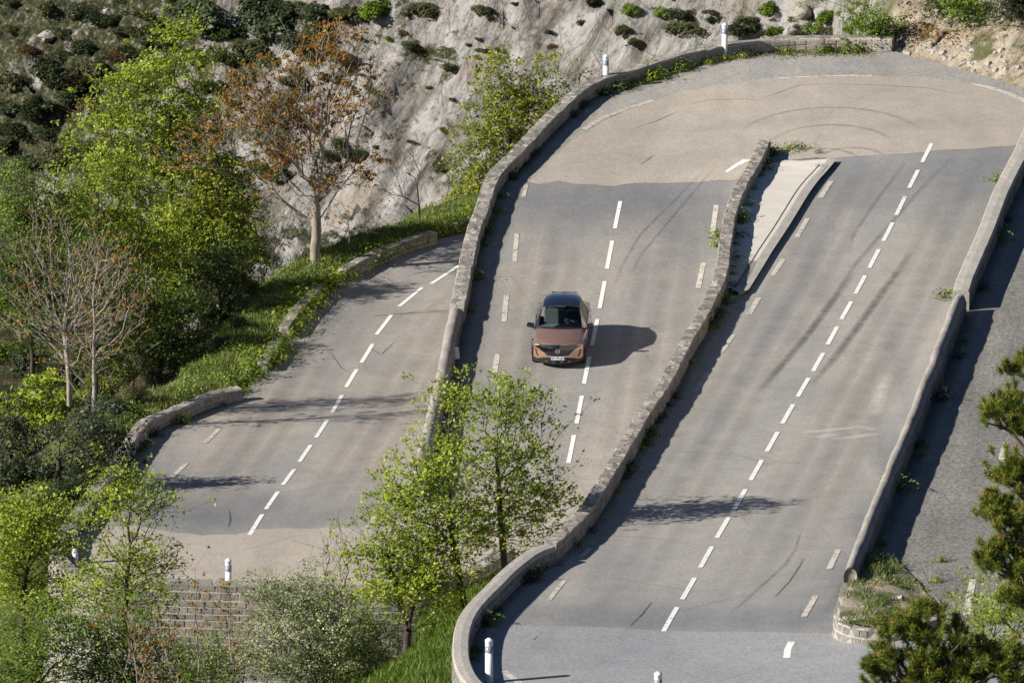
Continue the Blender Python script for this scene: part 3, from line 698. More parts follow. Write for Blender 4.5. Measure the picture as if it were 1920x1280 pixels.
strip('channel', [(x-.34, y+.0) for x, y in edge[1:-1]], .035, hz, .128, M_joint, isle)
M_grate = flat('iron grating', (.16,.15,.14), .7)
g0 = Vector(hit(1412,496,hz,)[:2]); g1_ = Vector(hit(1390,540,hz)[:2])
for i in range(26):
    p = g0.lerp(g1_, i/25); strip('grate_bar', [(p.x-.16, p.y, 0), (p.x+.14, p.y-.02, 0)], .05, hz, .142, M_joint if i % 2 else M_grate, isle)
# ------------------------------------------------------------------ vegetation
G1 = [(0., (.08,.12,.012)), (.3, (.19,.26,.022)), (.65, (.33,.41,.04)), (1., (.50,.56,.08))]
L_spring = leafmat('spring leaf', G1, .45)
L_mid = leafmat('green leaf', [(0., (.04,.075,.010)), (.5, (.12,.19,.02)), (1., (.26,.34,.045))], .35)
L_yel = leafmat('yellow green leaf', [(0., (.09,.11,.010)), (.5, (.20,.25,.02)), (.85, (.30,.33,.03)), (1., (.33,.24,.04))], .35)
L_rust = leafmat('rust leaf', [(0., (.08,.03,.010)), (.35, (.20,.09,.02)), (.65, (.30,.16,.025)), (1., (.24,.26,.03))], .35)
L_dark = leafmat('dark evergreen leaf', [(0., (.012,.020,.008)), (.5, (.032,.048,.016)), (1., (.075,.095,.035))], .12)
L_olive = leafmat('olive scrub leaf', [(0., (.03,.035,.014)), (.5, (.075,.085,.032)), (1., (.13,.13,.055))], .15)
L_blos = leafmat('blossom and leaf', [(0., (.09,.12,.045)), (.5, (.20,.24,.09)), (.72, (.34,.37,.19)), (1., (.66,.66,.50))], .25)
L_brown = leafmat('dry brown leaf', [(0., (.05,.03,.014)), (.5, (.12,.07,.03)), (1., (.20,.13,.06))], .15)
L_need = leafmat('pine needle', [(0., (.045,.075,.012)), (.5, (.15,.20,.028)), (1., (.34,.37,.07))], .3, .45)
L_cone = flat('orange pollen cone', (.36,.17,.04), .7)
B_grey = barkmat('pale grey bark', (.16,.14,.115), (.36,.325,.275)); B_dark = barkmat('dark bark', (.03,.025,.02), (.11,.09,.07)); B_mid = barkmat('brown bark', (.07,.055,.04), (.19,.15,.115))
def leaf_mesh(name, C, size, up=.5, seed=0, aspect=.55, outward=None, rbias=None, fold=.0):
    rs = np.random.default_rng(seed); n = len(C)
    if n == 0: C = np.zeros((1, 3)); n = 1
    nr = rs.normal(size=(n, 3)); nr /= np.linalg.norm(nr, axis=1)[:, None]; nr[:, 2] = np.abs(nr[:, 2])
    nr += np.array([-.35, -.3, up]);
    if outward is not None: nr += outward*.8
    nr /= np.linalg.norm(nr, axis=1)[:, None]
    a = rs.normal(size=(n, 3)); a -= (a*nr).sum(1)[:, None]*nr; a /= np.linalg.norm(a, axis=1)[:, None]; b = np.cross(nr, a)
    s = (size*(.5+.95*rs.random(n)**1.4))[:, None]
    k1 = rs.uniform(-.3, .3, n)[:, None]
    V = np.stack([C-a*s*.5, C+b*s*aspect*.5+a*s*k1*.3, C+a*s*.5-nr*s*.15, C-b*s*aspect*.5+a*s*k1*.3], 1).reshape(-1, 3)
    f = np.arange(4*n).reshape(n, 4); me = np_mesh(name, V, f)
    r = rs.random(n)
    if rbias is not None: r = np.clip(r*.55+rbias*.45, 0, 1)
    fattr(me, 'rnd', r); return me
def tubes(name, P0, P1, R0, R1, k=4):
    P0 = np.array(P0); P1 = np.array(P1); R0 = np.array(R0)[:, None]; R1 = np.array(R1)[:, None]; d = P1-P0
    d /= np.maximum(1e-6, np.linalg.norm(d, axis=1))[:, None]
    ref = np.where(np.abs(d[:, 2:3]) > .9, np.array([[1., 0, 0]]), np.array([[0, 0, 1.]])); a = np.cross(d, ref); a /= np.linalg.norm(a, axis=1)[:, None]; b = np.cross(d, a)
    ang = np.arange(k)*2*math.pi/k; n = len(P0)
    V = np.concatenate([P0[:, None]+R0[:, None]*(a[:, None]*np.cos(ang)[None, :, None]+b[:, None]*np.sin(ang)[None, :, None]),
                        P1[:, None]+R1[:, None]*(a[:, None]*np.cos(ang)[None, :, None]+b[:, None]*np.sin(ang)[None, :, None])], 1).reshape(-1, 3)
    i = (np.arange(n)*2*k)[:, None]; j = np.arange(k)[None]; jn = (j+1) % k
    f = np.stack([i+j, i+jn, i+k+jn, i+k+j], 2).reshape(-1, 4)
    me = np_mesh(name, V, f); me.polygons.foreach_set('use_smooth', np.ones(len(me.polygons), bool)); return me
def grow(base, trunk, blobs, n, bf, seed, jit=.12, seg=.45, updir=.25, sig=1.):
    """minimum-cost branching: attractors join the existing tree, cheap path + short path to the root"""
    rs = np.random.default_rng(seed); nodes = [np.array(base)]; par = [-1]; plen = [0.]
    def add(p, q):
        nodes.append(p); par.append(q); plen.append(plen[q]+float(np.linalg.norm(p-nodes[q]))); return len(nodes)-1
    cur = 0
    for tpt in trunk:
        tpt = np.array(tpt); L = np.linalg.norm(tpt-nodes[cur]); k = max(1, int(L/.5)); s = nodes[cur].copy()
        for i in range(1, k+1):
            cur = add(s+(tpt-s)*i/k+(rs.normal(size=3)*.04 if i < k else 0), cur)
    vols = np.array([b[3]*b[4]*b[5] for b in blobs])**.75; pr = vols/vols.sum(); A = []; SC_ = []
    while len(SC_) < max(6, n//11):
        b = blobs[rs.choice(len(blobs), p=pr)]; v = rs.normal(size=3); v /= np.linalg.norm(v); v *= rs.random()**(1/2.4)
        SC_.append((b[0]+v[0]*b[3], b[1]+v[1]*b[4], b[2]+v[2]*b[5]))
    while len(A) < n:
        s_ = SC_[rs.integers(len(SC_))]; g_ = rs.normal(size=3)*(.24+.26*rs.random())*sig; A.append((s_[0]+g_[0]*1.15, s_[1]+g_[1]*1.15, s_[2]+g_[2]*.75))
    A = np.array(A); o = np.argsort(np.linalg.norm(A-nodes[min(len(nodes)-1, 6)], axis=1)); A = A[o]
    cap = len(A)*6+len(nodes)+50; NP = np.zeros((cap, 3)); PL = np.zeros(cap); NP[:len(nodes)] = nodes; PL[:len(nodes)] = plen; cnt = len(nodes)
    for a in A:
        d = np.linalg.norm(NP[:cnt]-a, axis=1); dz = a[2]-NP[:cnt, 2]
        c = d+bf*PL[:cnt]+np.where(dz < updir*d, (updir*d-dz)*.8, 0)
        c[0] += 50
        q = int(np.argmin(c)); L = d[q]; k = max(1, int(L/seg)); s = NP[q].copy()
        for i in range(1, k+1):
            t = i/k; p = s+(a-s)*t+np.array([0, 0, .10*L*math.sin(math.pi*t)*(-.6)])+(rs.normal(size=3)*jit*min(1, L)*.6 if i < k else 0)
            nodes.append(p); par.append(q); plen.append(plen[q]+float(np.linalg.norm(p-nodes[q])))
            NP[cnt] = p; PL[cnt] = plen[-1]; q = cnt; cnt += 1
    return np.array(nodes), np.array(par)
def radii(nodes, par, rt, rb, e=2.3):
    n = len(nodes); s = np.zeros(n); ch = np.zeros(n, int)
    for i in range(n-1, 0, -1):
        if s[i] == 0: s[i] = rt**e
        s[par[i]] += s[i]; ch[par[i]] += 1
    r = s**(1/e); k = rb/max(r[0], 1e-6)
    w = (r/r.max())**1.6
    return r*(1*(1-w)+k*w), ch
def blobs_px(bl, Y, dy=1.):
    out = []
    for b in bl:
        x, y, rx, ry = b[:4]; oy = b[4] if len(b) > 4 else 0
        c = at(x, y, Y+oy); s = pxm(Y)
        out.append((c.x, c.y, c.z, rx/s, max(rx, ry)/s*dy*.85, ry/s))
    return out
def tree(name, label, cat, Y, base, path, blobs, n, leafm, bark, nleaf=8, lsize=.1, spread=.22, rt=.009, rb=.16, bf=.45, seed=1, group=None, leafdens=None, dy=1., extra=None, up=.5, aspect=.55, foot=0.):
    if Y is None: Y = gp(*base).y
    s = pxm(Y); B = at(base[0], base[1], Y); rs = np.random.default_rng(seed+99)
    B.z -= foot
    tr = []
    for i, p in enumerate(path):
        oy = p[2] if len(p) > 2 else rs.uniform(-.3, .3); tr.append(tuple(at(p[0], p[1], Y+oy)))
    nodes, par = grow(tuple(B), tr, blobs_px(blobs, Y, dy), int(n*1.2), bf, seed)
    rt *= .7; rb *= .8
    r, ch = radii(nodes, par, rt, rb)
    org = np.array(B); root = empty(name, B)
    i = np.arange(1, len(nodes)); thick = r[i] > .05
    tm = tubes('trunk', nodes[par[i]]-org, nodes[i]-org, np.minimum(r[par[i]], np.maximum(r[i]*1.25, rt)), r[i], 5)
    link('trunk', tm, root, (bark,))
    if nleaf:
        thin = np.where((r < rt*3.6))[0]; C = []
        dens = leafdens if leafdens else 1.
        for t in thin:
            m = int(nleaf*2.3) if ch[t] == 0 else int(nleaf*1.0)
            if rs.random() > dens or m == 0: continue
            c = nodes[t]+rs.normal(size=(m, 3))*spread*rs.uniform(.4, .95)*np.array([1, 1, .6]); C.append(c)
        C = np.concatenate(C)-org if C else np.zeros((1, 3))
        nz = np.array([noise.noise(Vector(c*1.2)) for c in C[::1]])*.9+.5
        link('crown', leaf_mesh('crown', C, lsize, up, seed, aspect, rbias=nz), root, (leafm,))
        if extra:
            em, en, es = extra; k = rs.choice(len(thin), min(len(thin), en)); C = np.concatenate([nodes[t]+rs.normal(size=(3, 3))*.1 for t in thin[k]])-org
            link('flower', leaf_mesh('flower', C, es, .5, seed+5, .9), root, (em,))
    return tag(root, label, cat, group)
# centre trees in front of the lower left bend
tree('tree', 'slender bright green spring tree left of centre below the car, tallest of the group', 'tree', 276, (872,1138), [(862,1090),(850,1020),(842,940),(838,850),(842,760)],
     [(842,735,26,38),(836,800,45,50),(822,860,70,50),(800,910,85,60),(850,950,90,70),(762,960,60,55),(800,1030,80,55),(722,935,42,36),(870,1020,60,60),(700,980,30,40)], 1050, L_spring, B_dark, 6, .115, .16, .007, .15, .42, 11)
tree('tree', 'rounded bright green tree beside the foot of the curved concrete wall', 'tree', 277.5, (946,1062), [(942,1010),(936,940),(930,860),(940,790)],
     [(955,740,50,38),(905,765,40,40),(990,770,38,38),(930,830,85,55),(975,860,52,50),(1000,930,52,45),(1045,935,30,22),(950,930,90,55),(985,985,70,45),(900,990,55,50),(1015,840,30,35)], 950, L_spring, B_dark, 6, .115, .16, .007, .14, .42, 12)
tree('tree', 'dark forked trunk with loose green leaves standing in the lower grass', 'tree', 275.5, (762,1222), [(766,1180),(752,1140),(735,1080),(722,1010)],
     [(715,1000,45,45),(690,1050,40,40),(740,1090,60,45),(800,1090,55,40),(770,1040,45,40),(820,1130,45,28),(700,1110,30,30)], 620, L_spring, B_dark, 7, .11, .16, .008, .15, .4, 13)
tree('bare_shrub', 'leafless twiggy shrub with one green sprig between blossom bush and green trees', 'shrub', 280.5, (665,1235), [(655,1180),(640,1120)],
     [(640,1020,45,50),(660,1080,50,60),(690,1060,40,50),(620,1060,35,40)], 260, L_spring, B_dark, 3, .1, .1, .006, .06, .4, 14, leafdens=.16)
tree('bush', 'dense dusky green bush right of the white blossom bush', 'bush', 279.5, (690,1275), [(690,1230)],
     [(670,1180,60,50),(710,1160,40,50),(690,1240,60,45),(640,1220,50,40)], 420, L_mid, B_dark, 9, .09, .2, .007, .06, .4, 15)
tree('blossom_bush', 'big bush covered in small white blossom at bottom left of centre', 'bush', 277, (590,1290), [(585,1230),(575,1180)],
     [(560,1110,60,45),(520,1130,60,50),(600,1130,70,60),(640,1160,55,50),(560,1180,95,70),(640,1220,60,50),(530,1220,80,60),(600,1250,90,50),(480,1110,22,22)], 1000, L_blos, B_dark, 14, .075, .17, .006, .09, .4, 16)
# bottom left group
tree('tree', 'open young tree with airy green leaves at the lower left bend', 'tree', 284, (232,1215), [(238,1120),(244,1020),(246,930)],
     [(240,905,32,34),(205,905,36,40),(275,930,26,40),(185,960,45,45),(240,975,50,50),(290,960,22,45),(215,1040,60,55),(270,1060,52,55),(300,1070,22,22),(180,1090,60,50),(240,1120,70,45)], 800, L_spring, B_dark, 7, .1, .17, .007, .11, .42, 17)
tree('tree', 'full bright green tree at the left edge in front of the road wall', 'tree', 286, (45,1230), [(42,1150),(50,1070),(55,1000)],
     [(50,955,62,40),(15,1000,45,50),(95,980,48,40),(55,1040,80,55),(110,1040,40,45),(20,1090,50,50),(90,1110,60,45)], 800, L_spring, B_dark, 7, .115, .2, .008, .14, .42, 18)
tree('bush', 'leafy light green bush filling the bottom left corner', 'bush', 279, (70,1330), [(75,1280),(80,1230)],
     [(60,1170,70,45),(120,1180,50,45),(30,1220,60,50),(110,1240,70,50),(40,1280,70,40),(170,1240,50,50)], 750, L_mid, B_dark, 8, .1, .2, .007, .08, .4, 19)
tree('bush', 'mixed green bush below the leaning young tree, lower left', 'bush', 280, (240,1330), [(235,1270),(230,1230)],
     [(200,1180,60,50),(250,1200,60,50),(290,1250,60,50),(200,1260,60,45),(330,1270,45,30)], 620, L_mid, B_mid, 9, .1, .2, .007, .07, .4, 20)
tree('bush', 'low tangle of green shoots at the foot of the stone retaining wall', 'bush', 279, (380,1340), [(385,1290)],
     [(350,1235,40,40),(400,1250,60,40),(440,1230,40,40),(470,1270,50,35),(330,1290,50,30)], 420, L_mid, B_mid, 7, .095, .2, .006, .05, .4, 36)
for i, (bx, by, tx, ty, lab) in enumerate([(372,1330,365,1065,'tallest thin bare sapling with rusty bud tips before the stone retaining wall'), (437,1330,430,1110,'thin bare sapling with rusty tips below the white marker post on the lower bend'),
        (285,1330,292,1160,'thin pale bare sapling left of the retaining wall'), (255,1330,245,1130,'twiggy pale sapling with brown bud tips at the lower left bush'), (330,1330,318,1200,'short bare sapling with few rusty leaves near the bottom edge')]):
    tree('sapling', lab, 'sapling', 276.5-i*.3, (bx, by), [(bx+2, (by*2+ty)/3), (tx, (by+2*ty)/3), (tx, ty)],
         [(tx, ty, 14, 16), (tx-22, ty+40, 18, 22), (tx+24, ty+55, 20, 26), (tx+5, ty+100, 22, 24)], 30, L_rust, B_grey, 6, .085, .06, .009, .03, .7, 60+i, group='thin bare saplings at lower left')
# left hillside trees
tree('tree', 'tallest bright green tree on the left slope reaching the top of the picture', 'tree', 344, (333,640), [(332,600),(328,500),(322,380),(318,260),(325,150),(335,70)],
     [(338,50,26,40),(315,110,40,36),(385,95,22,36),(285,140,50,32),(215,160,40,30),(340,170,60,40),(250,200,80,40),(170,255,48,32),(300,260,95,50),(390,230,40,60),(130,250,20,16),(210,310,60,36),(330,350,110,60),(420,330,50,50),(260,420,90,55),(360,450,100,60),(440,420,50,45),(310,530,110,60),(400,540,60,45),(240,500,50,50)], 3000, L_spring, B_dark, 8, .13, .19, .008, .2, .42, 31)
tree('tree', 'rusty leaved tree with thick pale trunk standing on the verge beside the lowest road', 'tree', 342, (591,517), [(590,470),(593,420),(592,385),(598,340),(604,280),(612,210),(625,130)],
     [(640,60,34,26),(610,100,60,40),(700,120,24,20),(560,140,60,34),(660,170,50,50),(520,190,60,34),(450,170,36,26),(470,230,60,28),(600,220,80,40),(710,215,30,24),(690,290,40,26),(540,290,60,30),(430,215,40,28),(400,250,36,24),(640,330,45,36),(500,340,50,26),(350,280,34,24),(470,135,30,20)], 1300, L_rust, B_grey, 7, .125, .13, .010, .24, .62, 32, leafdens=.62, up=.3, dy=.8)
tree('tree', 'pale bare branched tree with faint rusty buds at the left, twin stems', 'tree', 318, (130,760), [(128,690),(120,620),(128,560),(134,500)],
     [(125,480,60,50),(70,520,50,50),(165,520,60,50),(50,590,50,45),(110,600,70,50),(180,600,50,45),(200,490,36,40),(40,470,36,40),(90,430,40,36)], 1000, L_rust, B_grey, 4, .09, .12, .010, .12, .6, 33, leafdens=.2, dy=.7)
tree('tree', 'thin grey multi stemmed bare tree beside the dark gully', 'tree', 316, (176,790), [(176,700),(178,620),(176,540),(184,480)],
     [(185,450,36,45),(230,500,40,50),(150,560,40,45),(225,590,45,40),(190,660,50,40),(260,560,30,30),(130,660,40,40)], 380, L_rust, B_grey, 4, .1, .12, .009, .10, .6, 34, leafdens=.4, dy=.7)
tree('tree', 'bright green tree at the far left edge below the scrubby slope', 'tree', 333, (40,640), [(38,560),(30,460),(28,380)],
     [(22,325,30,28),(30,370,36,40),(80,370,36,32),(110,400,44,34),(20,430,40,50),(90,450,60,45),(150,420,30,36),(50,510,60,45),(140,480,40,40)], 850, L_mid, B_mid, 8, .12, .2, .008, .13, .42, 35)
tree('bush', 'bright lime leafed bush at far left in front of dark shrubs', 'bush', 336, (82,890), [(84,850),(80,800)],
     [(78,730,36,26),(50,760,30,30),(105,755,36,30),(70,800,50,36),(115,800,30,30),(90,845,45,30),(140,835,20,24)], 300, L_spring, B_mid, 9, .2, .16, .008, .07, .4, 37, aspect=.42)
tree('bush', 'green bush with rusty shoots over the dark gully, left of the verge grass', 'bush', None, (250,740), [(250,700)],
     [(220,640,50,30),(280,620,40,26),(250,680,60,30),(200,700,50,30),(160,640,50,36)], 330, L_yel, B_mid, 5, .1, .2, .007, .06, .5, 38)
tree('bush', 'fresh green bush under the rusty tree near the pale cliff', 'bush', 343, (430,580), [(430,520)],
     [(420,470,45,34),(450,430,40,34),(400,520,50,30),(470,480,30,40),(390,400,40,40)], 420, L_spring, B_dark, 8, .12, .2, .008, .08, .45, 39)
tree('broom_bush', 'dark brown green broom bush beside the top of the verge grass', 'bush', 341, (425,620), [(425,600)],
     [(420,530,55,34),(440,560,45,30),(400,560,40,36),(460,520,30,26)], 420, L_dark, B_mid, 9, .12, .16, .006, .05, .5, 40, aspect=.2)
tree('tree', 'bright yellow green tree rising behind the wall left of the top bend', 'tree', 363, (925,440), [(930,390),(950,320),(960,250),(970,190)],
     [(1010,105,18,18),(1045,125,14,18),(1000,140,34,24),(940,115,9,26),(950,160,24,26),(1050,160,24,22),(900,165,18,10),(980,200,60,36),(920,215,42,30),(1030,205,26,24),(940,260,60,34),(900,265,34,24),(890,300,34,20),(920,320,42,30),(870,345,30,20),(900,370,40,26),(860,382,26,14)], 1300, L_yel, B_mid, 9, .12, .17, .007, .10, .42, 41)
for i, (bx, by, Y, p, bl, lab) in enumerate([
    (787,418,345,[(786,385),(782,350)],[(760,300,30,40),(800,310,26,44),(730,330,18,40),(820,360,12,26)],'small bare dark sapling standing alone against the pale cliff'),
    (510,500,334,[(512,470),(515,440)],[(505,420,20,34),(530,400,24,40),(490,440,16,24)],'bare forked sapling left of the thick trunk on the verge'),
    (655,455,341,[(655,435)],[(640,400,22,30),(675,395,24,34),(700,420,22,20)],'low bare thicket of twigs at the top of the verge grass'),
    (1085,150,354,[(1088,140)],[(1075,140,14,10),(1095,135,18,12),(1110,150,14,12)],'dry brown twiggy tuft behind the top wall left of the first post')]):
    tree('sapling', lab, 'sapling', Y, (bx, by), p, bl, 50, L_brown, B_dark, 2, .07, .08, .008, .045, .7, 80+i, leafdens=.25, dy=.6)
LT = leafmat('woodland leaf', [(0., (.02,.035,.006)), (.5, (.06,.10,.012)), (1., (.17,.23,.03))], .3)
for i, (bx, by, Y, bl, n_, lm, lab) in enumerate([
    (60,700,330,[(60,470,60,40),(30,520,50,40),(100,520,50,36),(60,580,70,40),(20,600,40,40),(110,620,50,34)],700,LT,'dark green tree behind the pale bare branches at the left edge'),
    (180,740,328,[(170,500,60,36),(210,560,60,40),(150,600,60,40),(230,620,50,36),(180,660,70,34)],700,LT,'dark green tree in the middle of the left slope behind the twin bare stems'),
    (300,720,331,[(290,560,60,40),(340,600,60,40),(270,620,50,36),(330,660,60,34),(240,560,40,30)],650,LT,'shadowy green tree filling the gully edge left of the verge grass'),
    (410,650,338,[(420,490,50,34),(450,540,44,34),(390,560,50,36),(470,590,30,26),(360,520,40,30)],480,LT,'dark tree crown beside the upper verge grass near the broom bush'),
    (110,900,None,[(150,830,46,30),(190,800,40,30),(120,880,50,34),(200,850,34,30),(160,900,40,26)],420,L_dark,'dusky evergreen bush against the left wall of the lowest road'),
    (20,880,None,[(20,830,40,36),(40,890,44,34),(10,770,30,36)],320,L_dark,'dusky evergreen bush cut by the left edge, middle of the picture')]):
    tree('tree' if lm is LT else 'bush', lab, 'tree' if lm is LT else 'bush', Y, (bx, by), [(bx, by-40), (bx+3, by-100)], bl, n_, lm, B_dark, 7, .12, .2, .008, .1, .45, 400+i)
# top right trunks
for i, (bx, by, bl, lm, lab) in enumerate([(1830,40,[(1820,22,30,18),(1850,30,24,14),(1800,10,24,14)],L_mid,'green bush under the thin trunks at top right'),(1900,30,[(1895,16,26,18),(1915,4,24,16),(1880,35,20,8)],L_dark,'dark bush at the top right corner above the earth bank'),(1650,75,[(1655,55,24,14),(1635,40,18,14)],L_mid,'small green bush touching the end of the top wall'),(1790,20,[(1785,4,30,16),(1765,-5,30,14)],L_dark,'dark shaded bush behind the straight trunk at top right')]):
    tree('bush', lab, 'bush', None, (bx, by), [(bx, by-12)], bl, 220, lm, B_mid, 9, .11, .16, .007, .04, .45, 340+i)
tree('tree', 'spreading light green tree filling the left slope below the tallest tree', 'tree', 336, (215,700), [(214,620),(206,520),(200,430)], [(190,300,50,26),(150,340,60,34),(230,350,60,36),(120,395,46,28),(200,410,70,36),(270,400,40,34),(260,470,60,36),(160,470,60,34),(300,480,40,30),(220,540,60,34)], 1100, L_spring, B_dark, 8, .12, .18, .008, .12, .45, 351)
tree('tree', 'mixed green and rusty young tree between the tallest tree and the verge', 'tree', 343, (395,600), [(396,540),(402,470),(400,400)], [(400,300,36,26),(440,330,40,26),(380,350,50,30),(430,390,50,30),(390,430,60,34),(450,440,40,34),(400,500,60,30)], 800, L_yel, B_mid, 7, .12, .18, .008, .10, .45, 352)
tree('tree', 'forked dark trunk with green leaves just behind the end of the top wall', 'tree', 363, (1679,66), [(1681,20),(1678,-30),(1660,-90)],
     [(1560,-8,50,22),(1620,-18,50,26),(1600,5,40,10),(1680,-60,90,45),(1590,-60,80,40),(1760,-60,60,40)], 520, L_spring, B_dark, 9, .12, .18, .01, .12, .45, 51, foot=.3)
tree('tree', 'straight brown trunk in front of the bright green bush at top right', 'tree', 362, (1716,52), [(1718,0),(1722,-60)],
     [(1730,-90,60,50),(1790,-80,50,50)], 160, L_mid, B_mid, 8, .12, .18, .01, .10, .45, 52, foot=.3)
tree('tree', 'dark thin trunk on the right bank at the top edge', 'tree', 366, (1859,26), [(1856,-10),(1850,-60)], [(1850,-100,60,50)], 120, L_mid, B_dark, 8, .12, .18, .01, .09, .45, 53, foot=.4)
tree('tree', 'pale thin trunk, rightmost on the bank at the top edge', 'tree', 367, (1873,18), [(1869,-20),(1868,-70)], [(1900,-100,60,50)], 120, L_mid, B_grey, 8, .12, .18, .01, .08, .45, 54, foot=.4)
tree('bush', 'lush bright green bush between the trunks at top right', 'bush', 365, (1735,62), [(1735,40)],
     [(1705,20,22,30),(1740,30,34,28),(1735,0,40,24),(1700,48,16,12),(1760,50,18,10)], 420, L_mid, B_mid, 10, .11, .15, .007, .05, .45, 55)
# pines on the near slope
def pine(label, Y, base, path, blobs, n, seed, tl=.20):
    nodes, par = grow(tuple(at(*base, Y)), [tuple(at(a, b, Y)) for a, b in path], blobs_px([(b[0], b[1], b[2]*.82, b[3]*.85) for b in blobs], Y), n, .5, seed, seg=.5, sig=.4)
    r, ch = radii(nodes, par,   .014, .16); B = np.array(at(*base, Y)); root = empty('pine_tree', tuple(B))
    i = np.arange(1, len(nodes)); link('trunk', tubes('trunk', nodes[par[i]]-B, nodes[i]-B, r[par[i]], r[i], 5), root, (B_mid,))
    rs = np.random.default_rng(seed); tips = [t for t in range(len(nodes)) if r[t] < .022]
    P = []; Q = []; CN = []; RB = []
    for t in tips:
        d = nodes[t]-nodes[par[t]]; d /= max(1e-6, np.linalg.norm(d)); d = d*.6+np.array([0, 0, .7]); d /= np.linalg.norm(d)
        m = 120 if ch[t] == 0 else 60
        v = rs.normal(size=(m, 3)); v /= np.linalg.norm(v, axis=1)[:, None]; v = v*.95+d*.75; v /= np.linalg.norm(v, axis=1)[:, None]
        s = nodes[t]+d*rs.uniform(-.16, .06, m)[:, None]; P.append(s); Q.append(s+v*tl*rs.uniform(.7, 1.15, m)[:, None]); RB.append(np.full(m, rs.random()))
        if ch[t] == 0:
            for _ in range(rs.integers(1, 4)): CN.append(nodes[t]+d*rs.uniform(.06, .13)+rs.normal(size=3)*.035)
    P = np.concatenate(P)-B; Q = np.concatenate(Q)-B; RB = np.concatenate(RB); m = len(P)
    w = rs.normal(size=(m, 3)); a = np.cross(Q-P, w); a /= np.linalg.norm(a, axis=1)[:, None]; w_ = .009
    V = np.stack([P-a*w_, P+a*w_, Q], 1).reshape(-1, 3); me = np_mesh('needles', V, np.arange(3*m).reshape(m, 3)); fattr(me, 'rnd', np.clip(RB*.5+rs.random(m)*.5, 0, 1))
    link('crown', me, root, (L_need,))
    CN = np.array(CN)-B; k = len(CN); ax = rs.normal(size=(k, 3))*.3+np.array([0, 0, 1]); ax /= np.linalg.norm(ax, axis=1)[:, None]
    cones_ = link('cones', tubes('cones', CN, CN+ax*.055, np.full(k, .018), np.full(k, .006), 5), root, (L_cone,)); cones_['kind'] = 'stuff'
    tag(root, label, 'pine tree')
pine('tall pine with orange cones at the right edge', 238, (1985,1500), [(1975,1300),(1960,1000),(1955,750)],
     [(1890,765,46,30),(1915,700,20,30),(1925,800,50,40),(1900,900,50,34),(1880,955,50,26),(1930,960,50,50),(1880,1035,50,34),(1925,1060,50,50),(1905,1110,40,30),(1930,870,40,40),(1850,735,14,12)], 1100, 71)
pine('low broad pine crown in the bottom right corner', 236, (1790,1560), [(1780,1420),(1770,1280)],
     [(1730,1145,36,24),(1700,1180,46,32),(1775,1180,46,34),(1680,1230,52,34),(1650,1255,30,26),(1745,1230,60,40),(1820,1220,50,36),(1700,1290,70,30),(1790,1270,70,34),(1860,1250,60,36),(1905,1215,40,40),(1900,1270,50,40)], 1200, 72)
tree('bush', 'yellow green leafy bush between the two pines', 'bush', 243, (1850,1330), [(1850,1260),(1860,1200)],
     [(1860,1130,50,26),(1900,1110,28,22),(1830,1160,36,28),(1890,1160,36,30),(1860,1190,40,26),(1820,1120,16,10)], 330, L_spring, B_mid, 8, .09, .15, .006, .06, .45, 73)
tree('bare_shrub', 'thin bare brown shoots on the dark road side in front of the bottom right pine', 'shrub', 247, (1790,1200), [(1765,1130),(1745,1090)],
     [(1735,1075,10,18),(1768,1080,16,40),(1780,1120,24,22)], 26, L_brown, B_mid, 2, .05, .05, .007, .018, .7, 74, leafdens=.3)
# ---- scrub bushes: prototypes, then copies
def lump(seed, rx, rz, nl, ls, nb=9):
    rs = np.random.default_rng(seed); C = []; O = []
    for _ in range(nb):
        c = np.array([rs.uniform(-.6, .6)*rx, rs.uniform(-.6, .6)*rx, rs.uniform(.25, .75)*rz]); rr = rs.uniform(.3, .5)*np.array([rx, rx, rz])
        m = nl//nb; v = rs.normal(size=(m, 3)); v /= np.linalg.norm(v, axis=1)[:, None]; rad = rs.uniform(.55, 1.08, m)[:, None]
        C.append(c+v*rr*rad); O.append(v)
    return np.concatenate(C), np.concatenate(O)
def scrub(name, label, cat, seed, leafm, nl, ls, group, rx=1., rz=.75, aspect=.5):
    C, O = lump(seed, rx, rz, nl, ls); root = empty(name)
    link('foliage', leaf_mesh('foliage', C, ls, .4, seed, aspect, outward=O, rbias=np.array([noise.noise(Vector(c*2.5)) for c in C])*.8+.5), root, (leafm,))
    rs = np.random.default_rng(seed); k = 9; a = rs.uniform(0, 6.28, k)
    P1 = np.stack([np.cos(a)*rx*.5, np.sin(a)*rx*.5, rs.uniform(.35, .7, k)*rz], 1)
    link('stem', tubes('stem', np.tile([[0, 0, -.3]], (k, 1)), P1, np.full(k, .04), np.full(k, .012), 4), root, (B_dark,))
    return tag(root, label, cat, group)
used = set()
def place(proto, x, y, z, s, sz=None, rz=None, label=None, group=None):
    o = proto if proto.name not in used else copy_tree(proto)
    if o is proto: used.add(proto.name)
    o.location = (x, y, z); o.scale = (s, s, sz or s); o.rotation_euler = (0, 0, random.uniform(0, 6.28) if rz is None else rz)
    if label: o['label'] = label
    if group: o['group'] = group
    return o
gC = 'scrub bushes on the rocky hillside'
SC = [scrub('scrub_bush', 'dark evergreen scrub bush growing on the rocky hillside', 'bush', 200+i, m, 2600, s_, gC, aspect=a) for i, (m, s_, a) in enumerate([(L_dark, .16, .5), (L_olive, .15, .5), (L_dark, .13, .4), (L_brown, .13, .4), (L_mid, .15, .5)])]
labs = ['dark evergreen scrub bush growing on the rocky hillside', 'olive green scrub bush growing on the rocky hillside', 'small dark scrub bush growing on the rocky hillside', 'dry brown scrub bush growing on the rocky hillside', 'fresh green scrub bush growing on the rocky hillside']
